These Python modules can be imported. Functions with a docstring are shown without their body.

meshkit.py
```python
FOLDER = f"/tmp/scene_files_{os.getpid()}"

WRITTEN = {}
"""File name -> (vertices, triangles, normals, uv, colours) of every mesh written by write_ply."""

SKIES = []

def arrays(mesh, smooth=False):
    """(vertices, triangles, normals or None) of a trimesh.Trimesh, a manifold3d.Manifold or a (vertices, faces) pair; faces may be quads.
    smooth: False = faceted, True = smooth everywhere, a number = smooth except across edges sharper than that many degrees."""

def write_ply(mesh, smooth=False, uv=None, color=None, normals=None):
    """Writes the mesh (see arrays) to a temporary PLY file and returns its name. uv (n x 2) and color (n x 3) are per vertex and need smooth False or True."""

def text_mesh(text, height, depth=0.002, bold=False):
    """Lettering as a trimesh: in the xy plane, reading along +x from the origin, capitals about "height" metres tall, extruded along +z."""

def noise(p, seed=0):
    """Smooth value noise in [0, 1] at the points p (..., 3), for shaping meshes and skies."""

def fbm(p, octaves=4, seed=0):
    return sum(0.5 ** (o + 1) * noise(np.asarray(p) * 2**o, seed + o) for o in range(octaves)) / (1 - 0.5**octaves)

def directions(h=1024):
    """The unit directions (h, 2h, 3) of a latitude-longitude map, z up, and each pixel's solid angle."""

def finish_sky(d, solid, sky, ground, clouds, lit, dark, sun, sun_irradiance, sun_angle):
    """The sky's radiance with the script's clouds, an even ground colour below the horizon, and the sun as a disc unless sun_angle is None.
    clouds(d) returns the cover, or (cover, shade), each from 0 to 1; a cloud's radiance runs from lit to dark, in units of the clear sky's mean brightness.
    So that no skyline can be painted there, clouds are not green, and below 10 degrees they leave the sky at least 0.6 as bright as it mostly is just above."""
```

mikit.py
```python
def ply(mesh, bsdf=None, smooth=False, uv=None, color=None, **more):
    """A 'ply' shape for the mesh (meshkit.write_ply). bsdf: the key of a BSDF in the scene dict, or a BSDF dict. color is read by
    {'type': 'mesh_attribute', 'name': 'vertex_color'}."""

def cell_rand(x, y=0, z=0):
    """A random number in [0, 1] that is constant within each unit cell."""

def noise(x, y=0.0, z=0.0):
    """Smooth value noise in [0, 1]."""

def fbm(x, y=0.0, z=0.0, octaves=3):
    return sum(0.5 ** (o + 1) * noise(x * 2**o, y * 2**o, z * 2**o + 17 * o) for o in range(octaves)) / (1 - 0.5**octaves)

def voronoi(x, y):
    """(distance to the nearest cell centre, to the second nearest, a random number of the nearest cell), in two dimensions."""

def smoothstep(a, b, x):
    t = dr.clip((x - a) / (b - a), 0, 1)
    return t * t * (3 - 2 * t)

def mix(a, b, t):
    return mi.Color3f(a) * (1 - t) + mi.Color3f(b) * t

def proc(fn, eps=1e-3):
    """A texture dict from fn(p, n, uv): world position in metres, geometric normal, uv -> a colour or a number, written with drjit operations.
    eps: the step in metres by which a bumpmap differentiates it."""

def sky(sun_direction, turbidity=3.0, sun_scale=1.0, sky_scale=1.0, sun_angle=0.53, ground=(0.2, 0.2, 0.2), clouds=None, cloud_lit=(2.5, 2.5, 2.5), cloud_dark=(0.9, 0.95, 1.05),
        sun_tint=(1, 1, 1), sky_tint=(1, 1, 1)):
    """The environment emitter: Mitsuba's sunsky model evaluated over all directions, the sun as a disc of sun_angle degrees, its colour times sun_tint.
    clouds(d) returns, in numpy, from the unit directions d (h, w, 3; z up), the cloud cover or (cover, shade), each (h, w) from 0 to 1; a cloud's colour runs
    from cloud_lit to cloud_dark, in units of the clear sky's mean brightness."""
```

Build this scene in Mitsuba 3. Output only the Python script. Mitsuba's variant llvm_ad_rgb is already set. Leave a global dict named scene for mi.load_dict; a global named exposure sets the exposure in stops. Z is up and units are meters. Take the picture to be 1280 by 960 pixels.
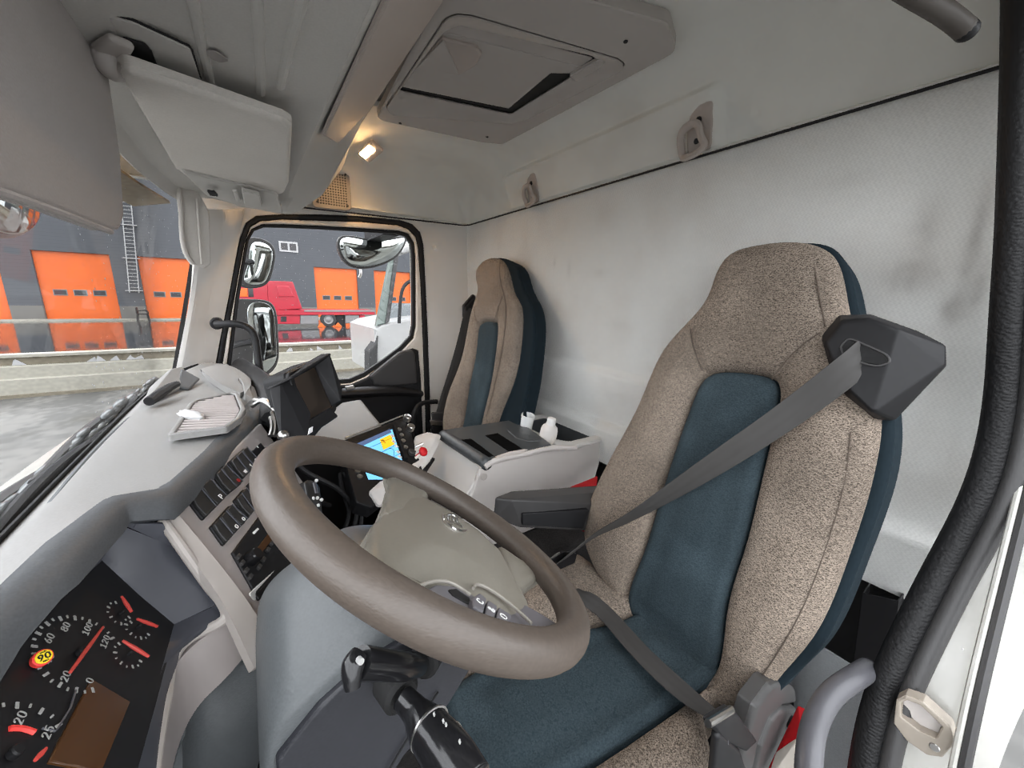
import math, random
import numpy as np, trimesh, shapely, manifold3d
import mitsuba as mi, drjit as dr
import mikit, meshkit
from shapely.geometry import Polygon, LineString, Point, box as sbox
from scipy.spatial import Delaunay
from scipy.interpolate import CubicSpline

scene, labels = {}, {}
T = mi.ScalarTransform4f

# ------------------------------------------------------------------ camera, sky, exposure
EYE = np.array([0.0, 0.0, 1.30])
LOOK = np.array([0.79963, -0.55958, -0.21785])
scene['camera'] = {'type': 'perspective', 'fov': 106.835, 'fov_axis': 'x', 'near_clip': 0.02, 'far_clip': 500.0,
                   'to_world': T().look_at(origin=EYE.tolist(), target=(EYE + LOOK).tolist(), up=[0.19191, -0.10562, 0.97571])}


def overcast(d):
    z = np.clip(d[..., 2], 0, 1)
    n = meshkit.fbm(d * 3.0 + 7, 3)
    return np.ones(z.shape), np.clip(0.5 - 0.5 * z + 0.35 * (n - 0.5), 0, 1)


scene['sky'] = mikit.sky((0.3, -0.35, 0.85), turbidity=6.0, sun_scale=0.0, ground=(0.2, 0.2, 0.2), clouds=overcast,
                         cloud_lit=(2.3, 2.36, 2.45), cloud_dark=(1.35, 1.4, 1.48))
exposure = 3.9

# ------------------------------------------------------------------ bookkeeping
def uniq(key):
    if key not in scene and key not in labels:
        return key
    k = 1
    while f'{key}_{k:03d}' in scene or f'{key}_{k:03d}' in labels:
        k += 1
    return f'{key}_{k:03d}'


def thing(name, label, cat, group=None):
    key = uniq(name)
    labels[key] = {'label': label, 'category': cat}
    if group:
        labels[key]['group'] = group
    return key


def part(parent, name, mesh, mat, label=None, smooth=35, kind=None, **more):
    key = uniq(parent + '__' + name)
    if isinstance(mesh, dict):
        scene[key] = {**mesh, 'bsdf': {'type': 'ref', 'id': mat}}
    else:
        scene[key] = mikit.ply(mesh, mat, smooth=smooth, **more)
    if label or kind:
        labels[key] = {}
        if label:
            labels[key]['label'] = label
        if kind:
            labels[key]['kind'] = kind
    return key


def solo(name, mesh, mat, label, cat, group=None, smooth=35, **more):
    key = uniq(name)
    scene[key] = mikit.ply(mesh, mat, smooth=smooth, **more)
    labels[key] = {'label': label, 'category': cat}
    if group:
        labels[key]['group'] = group
    return key


def struct(name, label, mesh=None, mat=None, smooth=35, **more):
    key = uniq(name)
    if mesh is not None:
        scene[key] = mikit.ply(mesh, mat, smooth=smooth, **more)
    labels[key] = {'label': label, 'kind': 'structure'}
    return key


# ------------------------------------------------------------------ geometry helpers
A = np.array
def unit(v):
    v = np.asarray(v, float)
    return v / np.linalg.norm(v)


class F:
    """local frame: x = u, y = v, height along n"""
    def __init__(s, o, n, vhint=(0, 0, 1)):
        s.o, s.n = np.asarray(o, float), unit(n)
        v = np.asarray(vhint, float)
        if np.linalg.norm(np.cross(unit(v), s.n)) < .05:
            v = A([0, 1.0, 0]) if abs(s.n[1]) < .9 else A([0, 0, 1.0])
        s.v = unit(v - s.n * np.dot(v, s.n))
        s.u = np.cross(s.v, s.n)

    def w(s, p):
        p = np.asarray(p, float)
        if p.shape[-1] == 2:
            p = np.concatenate([p, np.zeros(p.shape[:-1] + (1,))], -1)
        return s.o + p[..., :1] * s.u + p[..., 1:2] * s.v + p[..., 2:3] * s.n

    def l(s, p):
        d = np.asarray(p, float) - s.o
        return np.stack([d @ s.u, d @ s.v], -1)

    def up(s, h):
        return F(s.o + s.n * h, s.n, s.v)

    def at(s, x, y, h=0):
        return F(s.w([x, y, h]), s.n, s.v)


def fit(pts, toward, vhint=(0, 0, 1)):
    pts = np.asarray(pts, float)
    c = pts.mean(0)
    n = np.linalg.svd(pts - c)[2][2]
    if np.dot(n, toward) < 0:
        n = -n
    return F(c, n, vhint)


def rnd(p, c, q=5):
    p = p.buffer(0)
    return p.buffer(-c, quad_segs=q).buffer(2 * c, quad_segs=q).buffer(-c, quad_segs=q) if c else p


def big(p):
    return max(p.geoms, key=lambda g: g.area) if hasattr(p, 'geoms') else p


def tm(v, f):
    return trimesh.Trimesh(np.asarray(v, float), np.asarray(f, int), process=False)


def cat(*ms):
    ms = [m for x in ms for m in (x if isinstance(x, (list, tuple)) else [x])]
    return trimesh.util.concatenate(ms)


def pad(poly, fr, depth, r=0.004, step=0.02, hf=None, grid=None):
    """a plate or cushion over a polygon of the frame's plane: rounded rim, height hf(x, y, d), sides down to -depth"""
    poly = big(poly.buffer(0))
    rings, pts = [], []
    for k, d in enumerate((0, 0.12 * r, 0.42 * r, r) if r > 0 else (0,)):
        b = poly.buffer(-d) if d else poly
        for g in getattr(b, 'geoms', [b]):
            if g.is_empty:
                continue
            for ring in [g.exterior, *g.interiors]:
                c = np.array(shapely.segmentize(ring, step).coords)[:-1]
                if k == 0:
                    rings.append((len(pts) and sum(map(len, pts)), len(c)))
                pts.append(c)
    grid = grid or (step if hf else None)
    if grid:
        x0, y0, x1, y1 = poly.bounds
        gx, gy = np.meshgrid(np.arange(x0, x1, grid), np.arange(y0, y1, grid))
        gx = gx + (np.arange(gx.shape[0]) % 2)[:, None] * grid / 2
        inner = poly.buffer(-1.4 * r - 0.25 * grid)
        if not inner.is_empty:
            m = shapely.contains_xy(inner, gx.ravel(), gy.ravel())
            pts.append(np.stack([gx.ravel()[m], gy.ravel()[m]], 1))
    P = np.vstack(pts)
    jit = P + np.random.RandomState(1).uniform(-1, 1, P.shape) * 1e-7
    tri = Delaunay(jit).simplices
    cen = P[tri].mean(1)
    tri = tri[shapely.contains_xy(poly, cen[:, 0], cen[:, 1])]
    a, b, c = P[tri[:, 0]], P[tri[:, 1]], P[tri[:, 2]]
    ar = (b[:, 0] - a[:, 0]) * (c[:, 1] - a[:, 1]) - (b[:, 1] - a[:, 1]) * (c[:, 0] - a[:, 0])
    tri = np.where((ar < 0)[:, None], tri[:, ::-1], tri)[np.abs(ar) > 1e-12]
    dist = shapely.distance(shapely.points(P), poly.boundary)
    h = np.zeros(len(P))
    if r > 0:
        dd = np.minimum(dist, r)
        h = np.sqrt(np.maximum(r * r - (r - dd) ** 2, 0)) - r
    if hf:
        h = h + hf(P[:, 0], P[:, 1], dist)
    top = fr.w(np.c_[P, h])
    bot = fr.w(np.c_[P, np.full(len(P), -depth)])
    n = len(P)
    faces = [tri, tri[:, ::-1] + n]
    for s, m in rings:
        i = s + np.arange(m)
        j = s + (np.arange(m) + 1) % m
        faces += [np.stack([i, i + n, j], 1), np.stack([j, i + n, j + n], 1)]
    return tm(np.vstack([top, bot]), np.vstack(faces))


def padp(pts, toward, depth, r=0.004, step=0.02, c=0, hf=None, vhint=(0, 0, 1), lift=0, holes=()):
    """pad over 3-D outline points that lie in about one plane"""
    fr = fit(pts, toward, vhint)
    return pad(rnd(Polygon(fr.l(pts), [fr.l(h) for h in holes]), c), fr.up(lift), depth, r, step, hf)


def curve(pts, n=40, closed=False, straight=False):
    pts = np.asarray(pts, float)
    if closed:
        pts = np.vstack([pts, pts[:1]])
    t = np.r_[0, np.cumsum(np.linalg.norm(np.diff(pts, axis=0), axis=1) ** 0.75)]
    s = np.linspace(0, t[-1], n + closed)
    if straight or len(pts) < 3:
        out = np.stack([np.interp(s, t, pts[:, k]) for k in range(pts.shape[1])], 1)
    else:
        out = CubicSpline(t, pts, bc_type='periodic' if closed else 'natural')(s)
    return out[:-1] if closed else out


def outline(pts, n=120):
    """smooth closed outline through 3-D points"""
    return curve(pts, n, closed=True)


def grid_solid(G, thick, flip=False):
    """a sheet of points (rows, cols, 3) given thickness away from its normal side"""
    G = np.asarray(G, float)
    R_, C_ = G.shape[:2]
    du = np.gradient(G, axis=1)
    dv = np.gradient(G, axis=0)
    n = np.cross(du, dv)
    n /= np.maximum(np.linalg.norm(n, axis=-1, keepdims=True), 1e-12)
    if flip:
        n = -n
    B = G - n * thick
    V = np.vstack([G.reshape(-1, 3), B.reshape(-1, 3)])
    i = np.arange(R_ * C_).reshape(R_, C_)
    q = lambda a, b, c, d: np.vstack([np.stack([a, b, c], -1).reshape(-1, 3), np.stack([a, c, d], -1).reshape(-1, 3)])
    top = q(i[:-1, :-1], i[:-1, 1:], i[1:, 1:], i[1:, :-1])
    N = R_ * C_
    f = [top, top[:, ::-1] + N]
    edge = np.r_[i[0, :], i[1:, -1], i[-1, -2::-1], i[-2:0:-1, 0]]
    e2 = np.roll(edge, -1)
    f += [np.stack([edge, edge + N, e2], 1), np.stack([e2, edge + N, e2 + N], 1)]
    return tm(V, np.vstack(f))


def loft(rows, cols=24, sub=8, thick=0.008, smooth_rows=True, smooth_cols=True, flip=False):
    rows = [curve(r, cols, straight=not smooth_cols) for r in rows]
    G = np.array(rows)
    if len(rows) > 2 and smooth_rows:
        t = np.arange(len(rows))
        G = CubicSpline(t, G, axis=0)(np.linspace(0, len(rows) - 1, (len(rows) - 1) * sub + 1))
    elif sub > 1:
        t = np.linspace(0, len(rows) - 1, (len(rows) - 1) * sub + 1)
        k = np.minimum(t.astype(int), len(rows) - 2)
        G = G[k] + (G[k + 1] - G[k]) * (t - k)[:, None, None]
    return grid_solid(G, thick, flip)


def tube(path, r, n=40, seg=12, closed=False, straight=False, flat=1.0, ref=None):
    P = curve(path, n, closed, straight) if n else np.asarray(path, float)
    m = len(P)
    R_ = np.interp(np.linspace(0, 1, m), np.linspace(0, 1, np.size(r)), np.atleast_1d(r))
    tan = (np.roll(P, -1, 0) - np.roll(P, 1, 0)) if closed else np.gradient(P, axis=0)
    tan /= np.linalg.norm(tan, axis=1, keepdims=True)
    a = A(ref, float) if ref is not None else (A([0, 0, 1.0]) if abs(tan[0][2]) < 0.8 else A([1.0, 0, 0]))
    rings = []
    for i in range(m):
        a = unit(a - tan[i] * np.dot(a, tan[i]))
        b = np.cross(tan[i], a)
        th = np.arange(seg) * 2 * np.pi / seg
        rings.append(P[i] + R_[i] * (np.cos(th)[:, None] * a * flat + np.sin(th)[:, None] * b))
        if ref is not None:
            a = A(ref, float)
    V = np.vstack(rings)
    f = []
    k = np.arange(seg)
    k2 = (k + 1) % seg
    for i in range(m if closed else m - 1):
        o, p = i * seg, ((i + 1) % m) * seg
        f += [np.stack([o + k, o + k2, p + k2], 1), np.stack([o + k, p + k2, p + k], 1)]
    if not closed:
        V = np.vstack([V, P[:1], P[-1:]])
        c0, c1 = m * seg, m * seg + 1
        f += [np.stack([k * 0 + c0, k2, k], 1), np.stack([k * 0 + c1, (m - 1) * seg + k, (m - 1) * seg + k2], 1)]
    return tm(V, np.vstack(f))


def ribbon(path, width, wdir, thick=0.0016, n=50, straight=False):
    """webbing: path, width direction at each key"""
    P = curve(path, n, straight=straight)
    W = np.asarray(wdir, float)
    if W.ndim == 1:
        W = np.repeat(W[None], 2, 0)
    t = np.linspace(0, 1, len(P))
    W = np.stack([np.interp(t, np.linspace(0, 1, len(W)), W[:, k]) for k in range(3)], 1)
    tan = np.gradient(P, axis=0)
    tan /= np.linalg.norm(tan, axis=1, keepdims=True)
    W = W - tan * (W * tan).sum(1, keepdims=True)
    W /= np.linalg.norm(W, axis=1, keepdims=True)
    N = np.cross(tan, W)
    s = np.linspace(-0.5, 0.5, 9)
    bow = 0.0008 * np.cos(s * np.pi * 5)
    G = P[:, None] + W[:, None] * (s * width)[None, :, None] + N[:, None] * bow[None, :, None]
    return grid_solid(G, thick)


def rbox(size, r=0.004, seg=2):
    x, y, z = (max(v / 2 - r, 1e-4) for v in size)
    s = trimesh.creation.icosphere(subdivisions=seg, radius=r).vertices
    V = np.vstack([s + [a * x, b * y, c * z] for a in (-1, 1) for b in (-1, 1) for c in (-1, 1)])
    m = trimesh.Trimesh(V).convex_hull
    return m


def put(m, fr, x=0, y=0, h=0):
    m = m.copy()
    m.vertices = fr.w(np.asarray(m.vertices) + [x, y, h])
    return m


def block(fr, x, y, h, sx, sy, sz, r=0.002):
    return put(rbox((sx, sy, sz), r, 1), fr, x, y, h)


def hullp(pts, r=0.004):
    s = trimesh.creation.icosphere(subdivisions=1, radius=r).vertices
    return trimesh.Trimesh(np.vstack([s + np.asarray(p, float) for p in pts])).convex_hull


def cyl(fr, x, y, h0, h1, r0, r1=None, seg=24, bev=0.0):
    r1 = r0 if r1 is None else r1
    th = np.arange(seg) * 2 * np.pi / seg
    c = np.stack([np.cos(th), np.sin(th)], 1)
    prof = [(0, h0), (r0, h0), (r1, h1 - bev), (r1 - bev, h1), (0, h1)] if bev else [(0, h0), (r0, h0), (r1, h1), (0, h1)]
    V = np.vstack([np.c_[c * max(r, 1e-5), np.full(seg, h)] for r, h in prof])
    k = np.arange(seg)
    k2 = (k + 1) % seg
    f = []
    for i in range(len(prof) - 1):
        o = i * seg
        f += [np.stack([o + k, o + k2, o + seg + k2], 1), np.stack([o + k, o + seg + k2, o + seg + k], 1)]
    return tm(fr.w(V + [x, y, 0]), np.vstack(f))


def lathe(fr, prof, seg=28):
    th = np.arange(seg) * 2 * np.pi / seg
    c = np.stack([np.cos(th), np.sin(th)], 1)
    V = np.vstack([np.c_[c * max(r, 1e-5), np.full(seg, h)] for r, h in prof])
    k = np.arange(seg)
    k2 = (k + 1) % seg
    f = []
    for i in range(len(prof) - 1):
        o = i * seg
        f += [np.stack([o + k, o + k2, o + seg + k2], 1), np.stack([o + k, o + seg + k2, o + seg + k], 1)]
    return tm(fr.w(V), np.vstack(f))


def text(s, fr, x, y, h, height, ang=0.0, depth=0.0006, bold=False, center=True):
    m = meshkit.text_mesh(s, height, depth, bold)
    v = np.asarray(m.vertices).copy()
    if center:
        v[:, :2] -= (v[:, :2].min(0) + v[:, :2].max(0)) / 2
    ca, sa = math.cos(ang), math.sin(ang)
    v[:, :2] = np.stack([v[:, 0] * ca - v[:, 1] * sa, v[:, 0] * sa + v[:, 1] * ca], 1)
    return tm(fr.w(v + [x, y, h]), m.faces)


def axbox(x0, x1, y0, y1, z0, z1, r=0.0):
    if r:
        m = rbox((x1 - x0, y1 - y0, z1 - z0), r, 1)
    else:
        m = trimesh.creation.box((x1 - x0, y1 - y0, z1 - z0))
    m.apply_translation([(x0 + x1) / 2, (y0 + y1) / 2, (z0 + z1) / 2])
    return m


# ------------------------------------------------------------------ materials
def mat(name, color, rough=0.5, metallic=0.0, spec=0.5, bump=None, bscale=1.0, **more):
    base = {'type': 'principled', 'base_color': color if isinstance(color, dict) else {'type': 'rgb', 'value': list(color)},
            'roughness': rough, 'metallic': metallic, 'specular': spec, **more}
    if bump is not None:
        base = {'type': 'bumpmap', 'arbitrary': bump, 'scale': bscale, 'bsdf': base}
    scene[name] = {'type': 'twosided', 'bsdf': base}
    return name


def spot(p, a, b, s0, s1, axis='xz'):
    x, z = (p.x, p.z)
    return dr.exp(-(dr.square((x - a) / s0) + dr.square((z - b) / s1)))


def wall_color(p, n, uv):
    st = mikit.fbm(p.x * 9, p.y * 9, p.z * 5)
    c = mikit.mix((0.64, 0.64, 0.615), (0.60, 0.59, 0.56), mikit.smoothstep(0.42, 0.75, st))
    d = mikit.noise(p.x * 90, p.z * 60)
    k = 0.0
    for a, b, s0, s1, w in STAINS:
        k = k + w * spot(p, a, b, s0, s1)
    k = dr.clip(k, 0, 1) * (0.75 + 0.25 * d)
    c = mikit.mix(c, (0.17, 0.145, 0.125), dr.clip(k, 0, 0.5))
    dirt = mikit.smoothstep(1.0, 0.75, p.z) * 0.15
    c = mikit.mix(c, (0.54, 0.57, 0.57), dirt)
    knit = dr.sin(p.x * 800 + 2 * dr.sin(p.z * 400)) * dr.sin(p.z * 800)
    return c * (0.96 + 0.05 * knit + 0.06 * (mikit.noise(p.x * 300, p.z * 300) - 0.5))


def weave(p, n, uv):
    u, v = p.x * 190, p.z * 190
    return 0.00025 * mikit.noise(p.x * 400, p.y * 400, p.z * 400) + 0 * (u + v)


def fuzz(p, n, uv):
    return 0.0009 * mikit.noise(p.x * 260, p.y * 260, p.z * 260) + 0.0006 * mikit.noise(p.x * 520, p.y * 520, p.z * 520)


def head_color(p, n, uv):
    s = mikit.fbm(p.x * 7, p.y * 7, p.z * 7)
    return mikit.mix((0.62, 0.62, 0.585), (0.57, 0.565, 0.53), mikit.smoothstep(0.4, 0.8, s))


def tweed(p, n, uv):
    a = mikit.noise(p.x * 560, p.y * 560, p.z * 560)
    b = mikit.noise(p.x * 1000 + 9, p.y * 1000, p.z * 1000)
    c = mikit.mix((0.045, 0.035, 0.027), (0.369, 0.304, 0.248), dr.clip(0.5 + 1.6 * (0.6 * a + 0.4 * b - 0.5), 0, 1))
    w = mikit.fbm(p.x * 6, p.y * 6, p.z * 6)
    return mikit.mix(c, c * 0.72, mikit.smoothstep(0.4, 0.75, w))


def blue_cloth(p, n, uv):
    a = mikit.noise(p.x * 500, p.y * 500, p.z * 500)
    w = mikit.fbm(p.x * 8, p.y * 8, p.z * 8)
    c = mikit.mix((0.020, 0.031, 0.038), (0.042, 0.058, 0.066), a)
    return mikit.mix(c, c * 1.45, mikit.smoothstep(0.45, 0.8, w))


def speck(base, amt=0.1, f=600):
    lo, hi = [tuple(float(v) * k for v in base) for k in (1 - amt, 1 + amt)]
    def fn(p, n, uv):
        a = mikit.noise(p.x * f, p.y * f, p.z * f)
        w = mikit.fbm(p.x * 12, p.y * 12, p.z * 12)
        return mikit.mix(lo, hi, 0.6 * a + 0.4 * w)
    return mikit.proc(fn)


def grain(p, n, uv):
    return 0.00022 * mikit.noise(p.x * 700, p.y * 700, p.z * 700)


def rubber_grain(p, n, uv):
    return 0.0012 * mikit.noise(p.x * 260, p.y * 260, p.z * 420)


STAINS = []
BUMP = mikit.proc(grain, eps=5e-4)
mat('m_wall', mikit.proc(wall_color), 0.9, spec=0.2, bump=mikit.proc(weave, eps=6e-4))
mat('m_head', mikit.proc(head_color), 0.9, spec=0.2, bump=mikit.proc(fuzz, eps=8e-4))
mat('m_tweed', mikit.proc(tweed), 0.95, spec=0.1, sheen=0.2)
mat('m_blue', mikit.proc(blue_cloth), 0.95, spec=0.1, sheen=0.35)
mat('m_navy', (0.008, 0.015, 0.020), 0.85, spec=0.15)
mat('m_shelf', speck((0.42, 0.41, 0.385), 0.06), 0.6, bump=BUMP)
mat('m_lid', speck((0.36, 0.315, 0.285), 0.05), 0.7)
mat('m_visor', speck((0.504, 0.480, 0.444), 0.08), 0.75)
mat('m_visor_dark', speck((0.25, 0.232, 0.22), 0.08), 0.8)
mat('m_bezel', (0.365, 0.340, 0.319), 0.55, bump=BUMP)
mat('m_pillar', (0.600, 0.578, 0.547), 0.6, bump=BUMP)
mat('m_dash', speck((0.224, 0.221, 0.213), 0.06), 0.5, bump=BUMP)
mat('m_dash_dark', speck((0.075, 0.08, 0.085), 0.12), 0.55, bump=BUMP)
mat('m_hood', (0.055, 0.058, 0.07), 0.45, bump=BUMP)
mat('m_cream', (0.42, 0.385, 0.355), 0.45)
mat('m_panel', (0.34, 0.305, 0.29), 0.45, bump=BUMP)
mat('m_column', speck((0.090, 0.098, 0.102), 0.12), 0.42, bump=BUMP)
mat('m_black', (0.010, 0.010, 0.011), 0.5, spec=.3)
mat('m_black_gloss', (0.010, 0.010, 0.011), 0.16)
mat('m_void', (0.006, 0.006, 0.006), 0.8)
mat('m_switch', (0.022, 0.022, 0.022), 0.35)
mat('m_mark', (0.75, 0.75, 0.74), 0.5)
mat('m_rubber', (0.008, 0.008, 0.0085), 0.55, spec=.3, bump=mikit.proc(rubber_grain, eps=1e-3))
mat('m_wheel', speck((0.076, 0.061, 0.050), 0.10, 300), 0.4, bump=BUMP)
mat('m_hub', speck((0.190, 0.177, 0.148), 0.06), 0.42, bump=BUMP)
mat('m_hub_dark', (0.12, 0.115, 0.125), 0.45)
mat('m_belt', (0.05, 0.048, 0.046), 0.6, spec=.3)
mat('m_steel', (0.55, 0.54, 0.52), 0.25, metallic=1.0)
mat('m_chrome', (0.85, 0.85, 0.84), 0.08, metallic=1.0)
mat('m_mirror', (0.42, 0.45, 0.44), 0.01, metallic=1.0)
mat('m_paint', (0.40, 0.393, 0.36), 0.2, clearcoat=0.6, clearcoat_gloss=0.9)
mat('m_frame', (0.60, 0.555, 0.49), 0.45)
mat('m_console', (0.550, 0.531, 0.506), 0.5, bump=BUMP)
mat('m_console_side', (0.513, 0.479, 0.452), 0.5, bump=BUMP)
mat('m_lidblack', (0.055, 0.060, 0.063), 0.35, bump=BUMP)
mat('m_velcro', (0.006, 0.006, 0.006), 1.0, spec=0.0)
mat('m_carpet', speck((0.035, 0.033, 0.032), 0.6, 420), 1.0, spec=0.05)
mat('m_grey', (0.038, 0.037, 0.037), 0.45, bump=BUMP)
mat('m_tubegrey', (0.075, 0.075, 0.083), 0.35)
mat('m_red', (0.50, 0.008, 0.012), 0.6)
mat('m_white', (0.72, 0.71, 0.69), 0.6)
mat('m_cloth', (0.66, 0.63, 0.60), 0.9, spec=0.1)
mat('m_orange_scr', (0.065, 0.027, 0.009), 0.25)
mat('m_yellow', (0.85, 0.62, 0.02), 0.4)
mat('m_needle', (0.85, 0.06, 0.05), 0.5)
scene['m_screenglass'] = {'type': 'thindielectric', 'int_ior': 1.14, 'specular_reflectance': {'type': 'rgb', 'value': 0.25}}
scene['m_glass'] = {'type': 'thindielectric', 'int_ior': 1.5}
scene['m_clear'] = {'type': 'dielectric', 'int_ior': 1.33}
mat('m_dial', (0.30, 0.30, 0.29), 0.6)
mat('m_needle_dim', (0.50, 0.05, 0.04), 0.5)
mat('m_bracket', (0.05, 0.049, 0.048), 0.45, bump=BUMP)
mat('m_side', speck((0.022, 0.023, 0.028), 0.12), 0.5, bump=BUMP)
mat('m_step', speck((0.19, 0.20, 0.205), .15), 0.9, spec=.2)
mat('m_screen', (0.05, 0.038, 0.03), 0.15)
mat('m_seam', (0.10, 0.08, 0.065), 0.9, spec=.1)
mat('m_hubedge', (0.26, 0.245, 0.215), 0.4)
mat('m_lobe', speck((0.17, 0.165, 0.152), .06), 0.5, bump=BUMP)
mat('m_striker', (0.34, 0.30, 0.25), 0.45)
mat('m_drop', (0.34, 0.35, 0.36), 0.15)
mat('m_wrap', (0.42, 0.42, 0.42), 0.4)
mat('m_lid_dark', (0.055, 0.047, 0.04), 0.6)

# ================================================================== THE CAB'S SHELL
STAINS += [(0.185, 1.455, 0.022, 0.05, 0.35), (0.19, 1.36, 0.05, 0.04, 0.5), (0.12, 1.42, 0.012, 0.09, 0.45), (0.10, 1.34, 0.012, 0.05, 0.4),
           (0.125, 1.30, 0.02, 0.03, 0.5), (0.33, 1.56, 0.06, 0.02, 0.12), (1.16, 1.42, 0.01, 0.03, 0.2), (1.0, 1.40, 0.03, 0.015, 0.14),
           (0.9, 1.22, 0.06, 0.02, 0.1), (1.25, 1.45, 0.008, 0.02, 0.2)]


def sstep(a, b, x):
    t = np.clip((x - a) / (b - a), 0, 1)
    return t * t * (3 - 2 * t)


# rear wall: fabric panel, two pressed ledges behind the console
xs = np.r_[np.linspace(0.035, 0.3, 8), np.linspace(0.34, 2.0, 70)]
zs = np.linspace(0.715, 1.715, 130)
XX, ZZ = np.meshgrid(xs, zs)
YY = -1.075 + 0.022 * sstep(1.062, 1.035, ZZ) * sstep(0.5, 0.62, XX) - 0.012 * sstep(1.0, 0.90, ZZ) + 0.030 * sstep(0.866, 0.84, ZZ)
YY += 0.006 * sstep(1.40, 1.425, XX) * sstep(1.2, 1.6, ZZ) + 0.001 * meshkit.fbm(np.stack([XX * 3, ZZ * 3, XX * 0], -1), 2)
struct('wall_rear', 'grey woven fabric rear wall of the cab with brown smudges', grid_solid(np.stack([XX, YY, ZZ], -1), 0.02, True), 'm_wall', smooth=60)
part('wall_rear', 'lower_recess', axbox(0.0, 2.0, -1.30, -1.29, 0.0, 0.75), 'm_void', 'black recess under the fabric')
part('wall_rear', 'recess_ceiling', axbox(0.0, 2.0, -1.30, -1.09, 0.70, 0.713), 'm_void')
# lower fabric-covered step behind the driver seat
struct('trim_3', 'grey fabric covered step low behind the driver seat',
       loft([[(0.232, -1.000, 0.478), (0.209, -1.000, 0.540), (0.157, -1.000, 0.547), (0.096, -1.000, 0.547)], [(0.184, -0.930, 0.230), (0.144, -0.930, 0.283), (0.101, -0.930, 0.329), (0.052, -0.930, 0.384)],
             [(0.45, -0.90, 0.0), (0.3, -0.90, 0.0), (0.2, -0.90, 0.0), (0.05, -0.90, 0.0)]], 12, 6, 0.02), 'm_step')
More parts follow.
